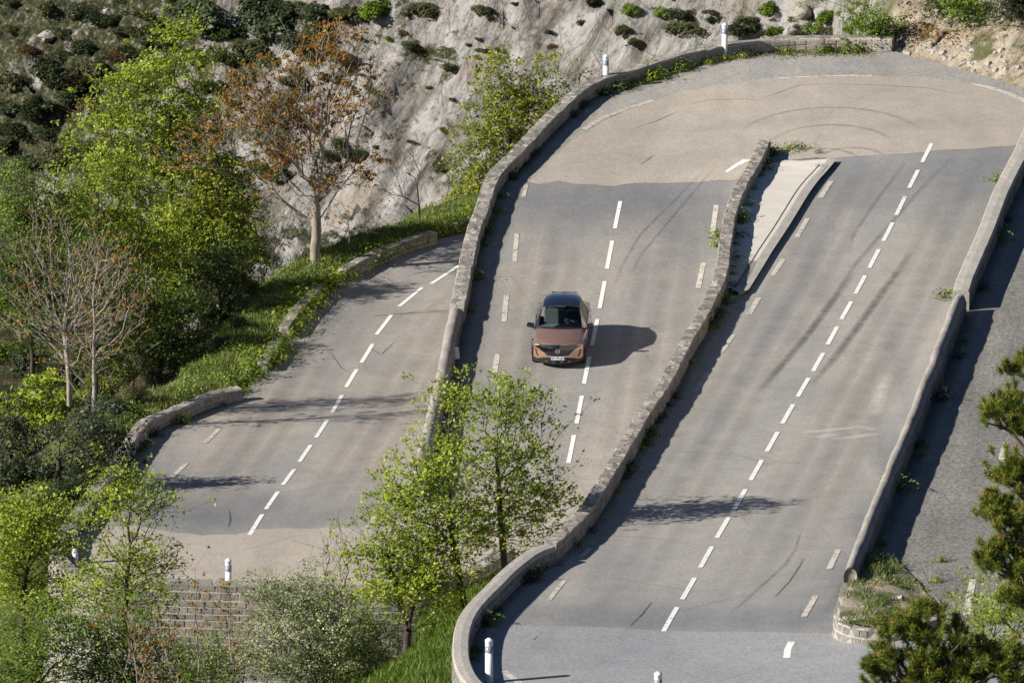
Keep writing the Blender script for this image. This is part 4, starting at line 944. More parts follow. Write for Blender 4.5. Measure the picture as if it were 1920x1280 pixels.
spots = [(800,18,34,1),(770,90,22,2),(905,22,26,1),(932,92,10,4),(905,95,16,1),(900,75,12,2),(705,20,44,4),(660,25,40,1),(620,40,50,0),(1105,3,30,0),(1180,22,20,4),(1170,60,22,1),(1300,55,46,1),(1345,40,26,0),(1385,55,40,0),(1280,30,26,0),(1405,42,22,1),
  (670,70,12,1),(730,75,12,4),(700,145,10,2),(660,290,30,0),(640,275,26,2),(715,300,14,1),(830,316,16,1),(833,245,12,4),(850,190,10,2),(755,260,9,4),(770,265,9,2),(705,275,10,1),(1090,45,12,2),(1030,63,10,2),(1035,90,14,3),(1330,25,14,1),(840,130,16,2),(805,165,8,4),(880,85,12,2),(1240,25,20,4),(1190,80,16,1),(1455,60,22,4),(1495,40,22,4),(1530,52,30,4),(1560,30,36,4),(1500,62,20,1),(1620,45,30,4),(1600,58,26,4),(1650,60,16,1),(1440,20,26,4),(1560,60,26,1),
  (330,60,50,0),(390,40,60,0),(290,80,40,2),(240,60,34,1),(160,30,40,2),(110,60,30,1),(50,95,26,3),(95,150,54,0),(60,210,46,0),(130,190,36,2),(20,160,40,1),(150,95,30,2),(200,40,36,0),(30,240,44,0),(90,250,40,2),(20,200,34,0),(120,290,40,1),(60,300,36,0),(430,60,50,0),(470,30,44,2),(520,50,60,0),(550,20,50,0),(480,90,40,1),(560,90,46,2),(600,110,34,0),(590,15,40,0),(430,110,34,0),(370,110,30,1),(520,120,34,2),(460,150,30,1),(620,80,40,2),(500,10,50,0),(90,20,30,1),(20,55,22,1),(260,30,30,0),(180,130,34,1),(140,150,30,3),(170,200,34,3),(210,230,40,0),(255,110,34,0),(400,160,30,0),(450,200,30,2),(40,150,24,2),(10,270,40,1),(175,290,40,0),(370,200,34,2),(130,110,22,0),(345,15,36,1),(550,150,26,1),(640,110,26,1),(655,130,18,2),(620,150,22,0)]
for (x, y, r_, k) in spots:
    p = gp(x, y); s = r_/pxm(p.y)*1.05
    place(SC[k], p.x, p.y, p.z-.2*s, s, s*random.uniform(.6, 1.1), label=labs[k], group=gC)
for i in range(85):
    x = random.uniform(0, 640); y = random.uniform(0, 330)
    if noise.noise(Vector((x*.006+y*.004, y*.012-x*.004, 2))) < -.12: continue
    p = gp(x, y)
    if p.y < 385: continue
    s = random.choice([8, 10, 14, 20, 28, 36])*random.uniform(.8, 1.2)/pxm(p.y); k = random.choice([0, 0, 1, 1, 2, 3])
    place(SC[k], p.x, p.y, p.z-.25*s, s, s*random.uniform(.5, 1.), label=labs[k], group=gC)
for i in range(28):
    x = random.uniform(640, 1700); y = random.uniform(0, 420)
    if y > 420-(x-640)*.55 or (x > 1250 and y > 60): continue
    p = gp(x, y)
    if p.y < 385: continue
    s = random.choice([3, 4, 5, 7, 9, 13])*random.uniform(.8, 1.2)/pxm(p.y); k = random.choice([1, 1, 2, 2, 3, 0])
    place(SC[k], p.x, p.y, p.z-.1*s, s, label=labs[k], group=gC)
# undergrowth on the dark slope left of the lowest road, and below the bottom left bend
gU = 'undergrowth bushes on the slope below the left road'
UB = [scrub('undergrowth_bush', 'dark green undergrowth bush on the shaded slope below the left road', 'bush', 230+i, m, 3000, s_, gU, aspect=a, rz=.9) for i, (m, s_, a) in enumerate([(L_dark, .11, .5), (L_mid, .12, .5), (L_olive, .10, .4)])]
ul = ['dark green undergrowth bush on the shaded slope below the left road', 'mid green undergrowth bush on the shaded slope below the left road', 'greyish olive undergrowth bush on the shaded slope below the left road']
for (x, y, r_, k) in [(20,800,50,0),(150,860,50,2),(40,880,60,0),(110,920,50,0),(180,800,40,0),(200,870,36,2),(20,740,40,0),(150,780,36,2),(10,650,50,1),(60,680,44,0),(220,760,34,0),(260,740,30,2),(300,710,30,0),(240,700,34,0),(190,730,36,0),(330,680,24,0),(350,640,30,0),(380,660,22,2),(300,640,36,0),(60,600,40,1),(120,700,36,0),
       (390,600,26,0),(440,600,24,0),(460,570,24,0),(20,560,50,1),(240,560,40,0),(300,580,44,1),(350,560,40,0),(200,620,40,0),(140,640,36,2),(480,540,20,0),(250,640,30,1),(30,500,40,1),(150,500,40,2),(220,460,44,0),(90,560,36,0),(480,470,24,2),(60,940,40,2),(10,960,50,0),(160,905,34,0),(130,950,30,0),(50,420,36,0),(420,640,18,0)]:
    p = gp(x, y+r_*.5); s = r_/pxm(p.y)*1.15
    place(UB[k], p.x, p.y, p.z-.1*s, s, s*random.uniform(.9, 1.2), label=ul[k], group=gU)
for i in range(60):
    x = random.uniform(0, 500); y = random.uniform(560, 930)
    p = gp(x, y); r_ = random.uniform(18, 36)
    ii_ = int(np.searchsorted(gy, p.y)-1); jj_ = int(np.searchsorted(gx, p.x)-1)
    if inside[ii_, jj_] or D[ii_, jj_] < 3.0: continue
    s = r_/pxm(p.y)*1.15; k = random.choice([0, 0, 1, 2]); place(UB[k], p.x, p.y, p.z-.15*s, s, s*random.uniform(.8, 1.2), label=ul[k], group=gU)
for (x, y, Y, r_, k) in [(20,1100,284,50,1),(100,1130,284,46,0),(170,1140,285,44,0),(30,1180,281,50,0),(140,1200,281,46,0),(210,1180,283,40,1),(280,1180,283,36,0),(310,1220,281,40,0),(260,1250,279,44,0),(80,1250,279,46,0),(350,1250,280,40,0),(430,1260,280,40,2),(470,1210,282,40,0),(520,1260,280,46,0),(400,1215,283,34,2),(330,1180,285,30,0),(450,1180,284,34,1),(630,1270,281,50,0),(700,1240,281,44,0),(560,1220,282,46,0),(650,1200,283,40,0),(140,1060,286,30,0),(60,1060,287,40,0),(200,1270,279,44,2),(20,1270,279,50,0)]:
    p = at(x, y, Y); s = r_/pxm(p.y)*1.1; q_ = k
    place(UB[k], p.x, p.y, ground(p.x, p.y)-.1, s, s*1.5, label=['dark green thicket bush below the lower left bend wall','mid green thicket bush below the lower left bend wall','grey olive thicket bush below the lower left bend wall'][k], group='thicket bushes below the lower left bend')
# ---- grass and weeds
def blades(name, pts, hgt, w_, seed, mat, n_per, spread, lean=.4, parent=None, org=(0, 0, 0)):
    rs = np.random.default_rng(seed); P = np.repeat(np.array(pts), n_per, axis=0); n = len(P); P = P+rs.normal(size=(n, 3))*np.array([spread, spread, 0])
    a = rs.uniform(0, 6.28, n); h_ = hgt*rs.uniform(.4, 1.3, n); dx = rs.normal(size=(n, 2))*lean*h_[:, None]
    s = np.stack([np.cos(a), np.sin(a), np.zeros(n)], 1)*w_
    tipp = P+np.concatenate([dx, h_[:, None]], 1); mid_ = P*.45+tipp*.55+np.array([0, 0, .05*hgt])
    V = np.stack([P-s, P+s, mid_+s*.7, tipp, mid_-s*.7], 1).reshape(-1, 3)-np.array(org)
    me = np_mesh(name, V, np.arange(5*n).reshape(n, 5)); fattr(me, 'rnd', np.clip(rs.random(n)*.6+.4*np.array([noise.noise(Vector((p[0]*.8, p[1]*.8, 0)))*.9+.5 for p in P]), 0, 1))
    return link(name, me, parent, (mat,))
L_grass = leafmat('grass blade', [(0., (.06,.09,.018)), (.45, (.15,.20,.045)), (.75, (.27,.30,.10)), (1., (.40,.37,.20))], .3)
vpts = []
for (x, y) in [(random.uniform(-16, 3), random.uniform(300, 352)) for _ in range(60000)]:
    i = int(np.searchsorted(gy, y)-1); j = int(np.searchsorted(gx, x)-1)
    if inside[i, j] or ZK[i, j] != 0: continue
    dd = D[i, j]
    if dd < 2.6 and random.random() < 1.2-dd*.33: vpts.append((x, y, ground(x, y)-.03))
vpts = vpts[:9000]
g = blades('verge_grass', vpts, .20, .015, 5, L_grass, 5, .10); tag(g, 'tall green weeds and grass along the verge of the lowest road', 'grass', kind='stuff')
C = np.array([p for p in vpts if noise.noise(Vector((p[0]*.7, p[1]*.5, 3))) > .08]); C = np.repeat(C, 5, axis=0)+rng.normal(size=(len(C)*5, 3))*np.array([.13, .13, .07])+np.array([0, 0, .22])
me = leaf_mesh('verge_herbs', C, .085, .6, 9); tag(link('verge_herbs', me, None, (L_mid,)), 'broad leaved herbs growing among the verge grass', 'herbs', kind='stuff')
fpts = []
for _ in range(20000):
    x = random.uniform(-8, 2); y = random.uniform(250, 296); i = int(np.searchsorted(gy, y)-1); j = int(np.searchsorted(gx, x)-1)
    if front[i, j] and not inside[i, j] and x > -6.5: fpts.append((x, y, ground(x, y)-.03))
g = blades('meadow_grass', fpts, .24, .018, 6, leafmat('meadow blade', [(0., (.05,.09,.010)), (.5, (.10,.16,.02)), (1., (.20,.26,.045))], .35), 5, .12); tag(g, 'bright green meadow grass on the slope beneath the curved concrete wall', 'grass', kind='stuff')
# weed clumps along the wall feet
def weed(seed, leafm, lab):
    rs = np.random.default_rng(seed); C = rs.normal(size=(150, 3))*np.array([.2, .2, .10])+np.array([0, 0, .14]); C[:, 2] = np.abs(C[:, 2])
    root = empty('weed_clump'); link('leaves', leaf_mesh('weed_leaves', C, .085, .5, seed), root, (leafm,))
    link('stems', tubes('weed_stems', np.tile([[0., 0, 0]], (12, 1)), C[:12]*1.1+np.array([0, 0, .1]), np.full(12, .006), np.full(12, .003), 3), root, (L_grass,))
    return tag(root, lab, 'weeds', 'weed clumps at the foot of the walls')
WD = [weed(301, L_mid, 'small green weed clump at the foot of a roadside wall'), weed(302, L_dark, 'dark weed clump in the shade at the foot of a roadside wall'), weed(303, L_spring, 'bright green weed clump at the foot of a roadside wall')]
wl = [o['label'] for o in WD]
def weeds(pl, w_, f_, n, k_dist, off=.06, smin=.5, smax=1.3, sel=None):
    A, L = resample(pl, .4); T = np.gradient(A[:, :2], axis=0); T /= np.linalg.norm(T, axis=1)[:, None]
    for _ in range(n):
        i = random.randrange(len(A)) if sel is None else int(min(len(A)-1, max(0, random.uniform(*sel)*len(A))))
        x = A[i, 0]-T[i, 1]*(w_+off+abs(random.gauss(0, .08))); y = A[i, 1]+T[i, 0]*(w_+off+abs(random.gauss(0, .08))); k = random.choice(k_dist)
        place(WD[k], x, y, f_(x, y), random.uniform(smin, smax), label=wl[k])
weeds(ml[8:22], .5, zone_h('M'), 26, [1, 1, 0]); weeds(ml[1:12], .5, zone_h('M'), 34, [0, 2, 2, 1], .2); weeds(ml[22:], .5, zone_h('M'), 8, [1, 0])
weeds(mr, .42, hz, 46, [1, 1, 0, 2]); weeds(mb[:9], .46, hz, 14, [1, 1, 0]); weeds(rw, .5, zone_h('F'), 22, [1, 1, 0]); weeds(lw[:9], .5, zone_h('L'), 10, [1, 0])
weeds([rw[i] for i in range(3, len(rw))], -.25, hz, 10, [0, 2], 0, .5, 1.1)
A_, L_ = resample(lver, .45)
for q_ in A_:
    if random.random() < .8 and q_[0] < 0: place(WD[random.choice([0, 2, 2])], q_[0]-random.uniform(-.15, .5), q_[1], zone_h('L')(q_[0], q_[1])+.05, random.uniform(1., 1.9), label='leafy weed clump spilling over the verge edge beside the lowest road', group='weed clumps on the verge edge')
for (a, b, k, s_, zz) in [(1150,165,2,1.1,'M'),(1160,158,2,1.,'M'),(1225,120,2,.9,'M'),(1440,285,0,.7,'R'),(1500,282,0,1.,'R'),(1480,280,2,.8,'R'),(1538,318,0,.7,'R'),(1535,288,0,.6,'R'),(1345,445,2,1.1,'M'),(1342,462,2,.8,'M'),(1398,375,2,.8,'R'),(1392,420,2,1.,'R'),(885,520,0,1.,'M'),(878,548,2,.7,'M'),(648,520,2,1.1,'L'),(660,510,0,1.,'L'),(615,540,0,1.2,'L'),(605,552,2,1.1,'L'),(560,600,0,1.2,'L'),(540,620,2,1.,'L'),(552,610,2,1.,'L'),(500,680,0,1.2,'L'),(465,720,0,1.3,'L'),(480,705,2,1.,'L'),(455,735,2,1.,'L'),(1770,560,0,1.1,'R'),(1872,340,0,1.1,'R'),(1785,550,2,.8,'R'),(1765,1052,0,.6,'F'),(1757,1090,0,.6,'F'),(1780,1118,0,.6,'F')]:
    p = hit(a, b, zone_h(zz)); place(WD[k], p.x, p.y, p.z, s_, label=wl[k])
# leaf litter at the top wall and on the bank
lp = []
for _ in range(1500):
    a = random.uniform(1300, 1640); p = hit(a, 96+random.gauss(0, 5)+(1600-a)*.03 if a > 1450 else 118-(a-1300)*.14+random.gauss(0, 4), zone_h('M' if a < 1423 else 'R')); lp.append((p.x, p.y, p.z+.02))
me = leaf_mesh('leaf_litter', np.array(lp), .09, 2., 12); tag(link('leaf_litter', me, None, (L_brown,)), 'brown leaf litter along the foot of the top wall', 'leaf litter', kind='stuff')
tag(blades('shoulder_grass', [q for q in lp[::3]], .1, .012, 8, L_grass, 3, .12), 'short grass tufts along the foot of the top wall', 'grass', kind='stuff')
# ------------------------------------------------------------------ marker posts
M_postw = flat('white post plastic', (.80,.80,.78), .45, var=.06, vs=5); M_band = flat('grey blue reflector band', (.20,.25,.32), .3); M_blk = flat('black ring', (.02,.02,.02), .6)
def lathe(name, prof_, mat, parent, k=20):
    V = []; Fc = []; n = len(prof_)
    for (r, z) in prof_:
        for j in range(k): a = j*2*math.pi/k; V.append((r*math.cos(a), r*math.sin(a), z))
    for i in range(n-1):
        for j in range(k): Fc.append((i*k+j, i*k+(j+1) % k, (i+1)*k+(j+1) % k, (i+1)*k+j))
    Fc.append(tuple(range((n-1)*k, n*k)))
    me = pymesh(name, V, Fc); o = link(name, me, parent, (mat,), True)
    return o
def post(px, py, h_, label, fn, up=0, tilt=0, rr=.108):
    p = hit(px, py, lambda x, y: fn(x, y)+h_+up); z = fn(p.x, p.y)+up
    t = empty('marker_post', (p.x, p.y, z)); t.rotation_euler = (0, tilt, 0)
    r = rr
    lathe('post', [(r, -.3), (r, h_-.42)], M_postw, t); lathe('reflector_band', [(r*1.02, h_-.42), (r*1.02, h_-.22)], M_band, t)
    lathe('post_top', [(r, h_-.22), (r, h_-.10), (r*1.06, h_-.09), (r*1.06, h_-.065), (r*.9, h_-.05), (r*.45, h_-.012), (.001, h_)], M_postw, t)
    return tag(t, label, 'marker post', 'white roadside marker posts with grey blue bands')
post(1136, 102, 1.28, 'white marker post at the stone wall where the top bend begins, among green weeds', zone_h('M'))
post(1359, 43, 1.38, 'white marker post by the far wall of the top bend, standing highest in the picture', zone_h('M'))
post(917, 1195, 1.3, 'white marker post inside the curved concrete wall of the bottom bend', lambda x, y: H(x, y))
post(1234, 1258, 1.3, 'white marker post cut off by the bottom edge of the picture', lambda x, y: H(x, y))
post(428, 1046, .86, 'white marker post on top of the stone retaining wall between two bare saplings', lambda x, y: H(x, y), .05, rr=.1)
post(140, 992, .86, 'white marker post half hidden by leaves at the left end of the lower bend', lambda x, y: H(x, y), .3, rr=.1)
p = hit(857, 672, zone_h('M')); t = empty('marker_stub', (p.x, p.y, p.z)); t.rotation_euler = (0, -.12, .2)
bm = bmesh.new(); bmesh.ops.create_cube(bm, size=1); bmesh.ops.scale(bm, vec=(.19, .12, .42), verts=bm.verts); bmesh.ops.translate(bm, vec=(0, 0, .19), verts=bm.verts); bmesh.ops.bevel(bm, geom=bm.edges[:], offset=.02, segments=2, affect='EDGES')
me = bpy.data.meshes.new('stub'); bm.to_mesh(me); bm.free(); link('stub', me, t, (M_postw,)); tag(t, 'short white marker stub leaning at the foot of the rounded wall left of the car', 'marker post')
# ------------------------------------------------------------------ stone headed mound at the lower end of the right wall
mp = [hit(a, b, lambda x, y: hF(y)+.22) for a, b in [(1583,1082),(1575,1112),(1567,1138),(1560,1158),(1570,1170),(1600,1178),(1645,1182),(1700,1176),(1760,1160)]]
wall('retaining_wall', 'pale weathered stone end of the bank where the right hand wall stops', 'stone wall', mp, .3, 1.6, .6, 'stone', (M_mort, M_rub2), ((-1, 1.25),), 31, sm_=2, courses=.27, batter=.12)
bw = [V2(p) for p in offs(mp, .2)]+[V2(hit(a, b, lambda x, y: hF(y))) for a, b in [(1770,1150),(1735,1110),(1705,1075),(1665,1052),(1620,1048),(1596,1060)]]
mnd = gridsheet('bank_ground', bw, lambda x, y: hF(y)+.02+.26*sm((11.8-x)/1.5)+.12*noise.noise(Vector((x*1.6, y*.9, 0))), 0, None, step=.25)
def mound_mat():
    m, nt, b = new_mat('stony soil'); h = N(nt); p = h.coord()
    c = h.ramp(h.noise(p, 2.5, 6, .7), [(.3, (.12,.09,.06)), (.5, (.30,.25,.19)), (.7, (.42,.37,.30))]); c = h.mix(h.ramp(h.noise(p, 1.1, 4), [(.46, 0.), (.54, .8)]), c, (.07,.10,.02))
    h.L(c, b.inputs['Base Color']); b.inputs['Roughness'].default_value = .95; h.bump(h.noise(p, 9, 5, .7), b, .9, .05); return m
M_mound = mound_mat(); mnd.data.materials.clear(); mnd.data.materials.append(M_mound); tag(mnd, 'stony soil patch with grass tufts on the wedge shaped bank', 'ground', kind='structure')
mg = []
while len(mg) < 520:
    x = random.uniform(8.4, 12.3); y = random.uniform(258.5, 266.5)
    if inpoly(bw, [x], [y])[0] and noise.noise(Vector((x*1.2, y*.8, 9))) > -.12: mg.append((x, y, hF(y)+.02+.26*sm((11.8-x)/1.5)+.12*noise.noise(Vector((x*1.6, y*.9, 0)))-.02))
tag(blades('bank_grass', mg, .12, .014, 77, L_grass, 6, .07), 'grass tufts on the wedge shaped bank at the end of the right hand wall', 'grass', kind='stuff')
def rock(name, x, y, z, s, label, mat, sz=.7, group=None, seed=0):
    bm = bmesh.new(); bmesh.ops.create_icosphere(bm, subdivisions=3, radius=1.)
    for v in bm.verts:
        n_ = noise.noise(v.co*1.1+Vector((seed*3.1, 0, 0)))*.5+noise.noise(v.co*3+Vector((seed, 0, 0)))*.14
        v.co *= (1+n_); 
        for ax in ((.6,.5,.62), (-.7,.3,.6), (.1,-.9,.35), (-.3,-.4,.85), (.9,-.2,.1)):
            a = Vector(ax).normalized(); d = v.co.dot(a)
            if d > .62: v.co -= a*(d-.62)
        v.co.z *= sz
    me = bpy.data.meshes.new(name); bm.to_mesh(me); bm.free(); fattr(me, 'rnd', np.full(len(me.polygons), random.uniform(.3, .8)))
    o = link(name, me, None, (mat,)); o.location = (x, y, z); o.scale = (s, s, s); o.rotation_euler = (0, 0, seed*1.3); return tag(o, label, 'rock', group)
M_rock = stone('pale limestone rock', (.42,.39,.34), (.30,.28,.25), lichen=.3); M_rock2 = stone('hillside limestone', (.38,.36,.33), (.25,.235,.21), lichen=.6)
for i, (a, b, s_) in enumerate([(1586,1163,.2), (1606,1168,.22), (1625,1160,.12), (1645,1150,.14), (1618,1140,.1), (1668,1140,.12), (1600,1120,.09), (1640,1115,.08), (1690,1120,.1)]):
    p = hit(a, b, lambda x, y: hF(y)+.2); rock('loose_stone', p.x, p.y, p.z+.02, s_, 'loose pale stone on the wedge shaped bank at the end of the right hand wall', M_rock, .7, 'loose stones on the wedge shaped bank', i+1)
for i in range(46):
    a = random.uniform(1660, 1915); b = random.uniform(62, 100)+(a-1680)*.28*random.uniform(.5, 1.); p = gp(a, b)
    if p.y > 370: continue
    rock('bank_stone', p.x, p.y, p.z, random.uniform(.06, .2), 'pale stone on the crumbling earth bank beside the top bend', M_rock, .7, 'stones on the crumbling bank at top right', i+20)
for i, (a, b, s_) in enumerate([(1500,32,24),(1530,44,16),(1560,38,18),(1590,28,16),(1480,55,14),(1540,20,22),(1620,15,16),(1575,58,12),(1500,10,30),(1455,28,20),(1640,40,12),(200,20,20),(90,60,22),(300,100,14)]):
    p = gp(a, b); rock('hill_rock', p.x, p.y, p.z-.25*s_/pxm(p.y), s_/pxm(p.y), 'pale limestone outcrop among scrub on the far hillside', M_rock2, .6, 'pale limestone outcrops on the far hillside', i+80)
# exposed root on the bank
p0 = gp(1768, 66); p1 = gp(1745, 96)
nd = [p0+(p1-p0)*t+Vector((random.gauss(0, .05), 0, .12+random.gauss(0, .04))) for t in np.linspace(0, 1, 7)]
link_r = tubes('root', [tuple(a) for a in nd[:-1]], [tuple(a) for a in nd[1:]], [.14,.12,.10,.09,.08,.06], [.12,.10,.09,.08,.06,.03], 6); tag(link('exposed_root', link_r, None, (B_mid,)), 'dark gnarled root sticking out of the earth bank at top right', 'root')
bl_ = []
for _ in range(900):
    a = random.gauss(1745, 38); b = random.gauss(64, 10)+(1745-a)*-.05; p = gp(a, b)
    if p.y < 372: bl_.append((p.x, p.y, p.z+.04))
tag(link('bank_litter', leaf_mesh('bank_litter', np.array(bl_), .1, 1.5, 14), None, (L_rust,)), 'rusty fallen leaves on the bank under the top right trunks', 'leaf litter', kind='stuff')
# ------------------------------------------------------------------ the car
M_cop, nt_, b_ = new_mat('copper metallic paint'); b_.inputs['Base Color'].default_value = (.62,.35,.245,1); b_.inputs['Metallic'].default_value = .74; b_.inputs['Roughness'].default_value = .27; b_.inputs['Coat Weight'].default_value = 1; b_.inputs['Coat Roughness'].default_value = .04
M_gb = flat('gloss black', (.008,.009,.012), .06, coat=1); M_mb = flat('matt black plastic', (.016,.016,.018), .55); M_tyre = flat('tyre rubber', (.012,.012,.012), .8); M_rim = flat('alloy rim', (.25,.25,.26), .3, .9)
M_chr = flat('bright chrome', (.75,.76,.78), .15, 1.); M_lamp = flat('lamp glass', (.55,.58,.62), .08, coat=1); M_pl = flat('number plate', (.80,.80,.80), .4); M_blue = flat('plate blue', (.01,.06,.42), .4); M_ink = flat('plate ink', (.01,.01,.012), .5)
M_seat = flat('pale grey seat', (.55,.60,.56), .7); M_dash = flat('dark dashboard', (.12,.15,.18), .5); M_int = flat('dark interior', (.012,.013,.015), .8)
def glassmat(name, tint, t=.7):
    m, nt, b = new_mat(name); h = N(nt); g = h.n('ShaderNodeBsdfGlossy'); g.inputs['Roughness'].default_value = .03; tr = h.n('ShaderNodeBsdfTransparent'); tr.inputs[0].default_value = (*tint, 1)
    fr_ = h.n('ShaderNodeFresnel'); fr_.inputs[0].default_value = 1.5; mx = h.n('ShaderNodeMixShader'); h.L(h.math('MULTIPLY', fr_.outputs[0], 1.), mx.inputs[0]); h.L(tr.outputs[0], mx.inputs[1]); h.L(g.outputs[0], mx.inputs[2])
    h.L(mx.outputs[0], nt.nodes['Material Output'].inputs[0]); return m
M_gl = glassmat('windscreen glass', (.86,.92,.90)); M_gl2 = glassmat('tinted side glass', (.12,.13,.13))
car = empty('suv_car'); tag(car, 'copper coloured electric SUV with gloss black roof driving toward the camera', 'car')
# station: y, bow, zb, then (x,z) for ring points 1..9
ST = [
 (.05,.52,.17,[(.80,.17),(.84,.30),(.85,.55),(.85,.70),(.84,.79),(.74,.83),(.50,.86),(.25,.875),(0,.88)]),
 (.30,.50,.19,[(.82,.19),(.87,.32),(.90,.56),(.895,.70),(.865,.83),(.76,.90),(.52,.93),(.26,.95),(0,.955)]),
 (.75,.47,.22,[(.82,.22),(.89,.34),(.925,.58),(.915,.74),(.88,.87),(.77,.965),(.52,1.01),(.26,1.03),(0,1.035)]),
 (1.10,.46,.22,[(.82,.22),(.89,.36),(.925,.60),(.92,.78),(.885,.93),(.765,1.02),(.50,1.065),(.25,1.085),(0,1.09)]),
 (1.20,.46,.22,[(.82,.22),(.89,.36),(.925,.60),(.92,.80),(.885,.95),(.750,1.06),(.49,1.09),(.25,1.105),(0,1.11)]),
 (1.72,.32,.22,[(.82,.22),(.89,.36),(.92,.60),(.915,.82),(.88,.98),(.690,1.32),(.47,1.355),(.235,1.37),(0,1.375)]),
 (2.12,.16,.22,[(.82,.22),(.89,.36),(.915,.60),(.91,.82),(.875,1.0),(.625,1.53),(.44,1.575),(.22,1.595),(0,1.60)]),
 (2.80,.05,.22,[(.82,.22),(.89,.36),(.915,.60),(.915,.82),(.885,1.02),(.615,1.575),(.44,1.63),(.22,1.652),(0,1.66)]),
 (3.40,-.02,.22,[(.82,.22),(.90,.36),(.925,.60),(.93,.82),(.90,1.04),(.595,1.555),(.43,1.61),(.215,1.63),(0,1.638)]),
 (3.92,-.06,.24,[(.82,.24),(.90,.38),(.93,.60),(.93,.84),(.895,1.06),(.52,1.47),(.40,1.525),(.20,1.545),(0,1.555)]),
 (4.35,-.12,.28,[(.80,.28),(.87,.40),(.905,.62),(.91,.86),(.86,1.08),(.64,1.16),(.45,1.19),(.22,1.20),(0,1.205)]),
 (4.58,-.20,.32,[(.74,.32),(.80,.42),(.85,.62),(.85,.84),(.80,.98),(.66,1.02),(.45,1.04),(.22,1.045),(0,1.05)])]
SUB = 4
def cr(p0, p1, p2, p3, t): return .5*((2*p1)+(-p0+p2)*t+(2*p0-5*p1+4*p2-p3)*t*t+(-p0+3*p1-3*p2+p3)*t**3)
raw = np.array([[[0, s[2], s[0], s[1]]]+[[x, z, s[0], s[1]] for x, z in s[3]] for s in ST])   # st, j, (x,z,y,bow)
def resamp(A, ax, sharp=()):
    A = np.moveaxis(A, ax, 0); n = len(A); out = []
    for i in range(n-1):
        p0 = A[i-1] if i > 0 and i not in sharp else 2*A[i]-A[i+1]; p3 = A[i+2] if i+2 < n and (i+1) not in sharp else 2*A[i+1]-A[i]
        for k in range(SUB): out.append(cr(p0, A[i], A[i+1], p3, k/SUB))
    out.append(A[-1]); return np.moveaxis(np.array(out), 0, ax)
G_ = resamp(resamp(raw, 0, (4, 6, 9)), 1, (1, 5, 6))
def pt(i, j, sgn=1):
    x, z, y, bow = G_[i, j]; return (sgn*x, y+bow*(abs(x)/.92)**2, z)
nS, nJ = G_.shape[:2]
def part_of(ci, cj):                        # control cell -> part name
    if cj <= 4: return 'body'
    if ci <= 2: return 'hood' if cj >= 6 or (cj == 5) else 'body'
    if ci == 3: return 'cowl'
    if 4 <= ci <= 5: return 'windscreen' if cj >= 6 else ('pillar' if ci == 4 else 'side_glass')
    if cj == 5: return 'side_glass' if ci in (6, 7) else ('pillar' if ci < 10 else 'body')
    if 6 <= ci <= 8: return 'roof'
    if ci == 9: return 'rear_glass'
    return 'body'
cells = {}
for i in range(nS-1):
    for j in range(nJ-1):
        nme = part_of(i//SUB, j//SUB)
        for sgn in (1, -1):
            key = nme
            if nme in ('side_glass', 'pillar'): key = nme+('A' if i < 22 else 'B')*(nme == 'pillar')+('R' if sgn > 0 else 'L')
            q_ = [pt(i, j, sgn), pt(i+1, j, sgn), pt(i+1, j+1, sgn), pt(i, j+1, sgn)]
            if sgn > 0: q_.reverse()
            cells.setdefault(key, []).append(q_)
def weld(name, quads, mat, parent, smooth_=True, dist=1e-4):
    bm = bmesh.new()
    for q_ in quads: bm.faces.new([bm.verts.new(p) for p in q_])
    bmesh.ops.remove_doubles(bm, verts=bm.verts, dist=dist); bmesh.ops.recalc_face_normals(bm, faces=bm.faces)
    me = bpy.data.meshes.new(name); bm.to_mesh(me); bm.free(); return link(name, me, parent, (mat,), smooth_)
# front fascia and rear cap
def ytop(x): return np.interp(abs(x), [0, .25, .5, .74, .84, .86], [.88, .875, .86, .83, .79, .75])
def FY(x, z): return .52*(abs(x)/.92)**2+.05*((z-.53)/.34)**2
nx_, nz_ = 40, 12
xs_ = np.linspace(-.845, .845, nx_+1)
for i in range(nx_):
    for j in range(nz_):
        def P(a, b):
            x = xs_[a]; z = .17+(ytop(x)-.17)*b/nz_; return (x, FY(x, z), z)
        cells['body'].append([P(i, j), P(i+1, j), P(i+1, j+1), P(i, j+1)])
for j in range(nJ-1):
    a, b = G_[-1, j], G_[-1, j+1]
    for k in range(6):
        def Q(g, t): x = g[0]*t; return (x, 4.58-.2*(x/.92)**2, g[1]*1.)
        cells['body'].append([Q(a, 1-k/6), Q(b, 1-k/6), Q(b, 1-(k+1)/6), Q(a, 1-(k+1)/6)])
mats_ = dict(body=M_cop, hood=M_cop, cowl=M_mb, windscreen=M_gl, pillar=M_gb, side_glass=M_gl2, roof=M_gb, rear_glass=M_gl2)
bodyo = None; OB = {}
for key, qs in cells.items():
    nme = key.rstrip('RL').rstrip('AB') if key[-1] in 'RL' else key
    o = weld({'side_glass': 'side_window', 'rear_glass': 'rear_window', 'cowl': 'windscreen_cowl'}.get(nme, nme), qs, mats_[nme], car); OB[key] = o
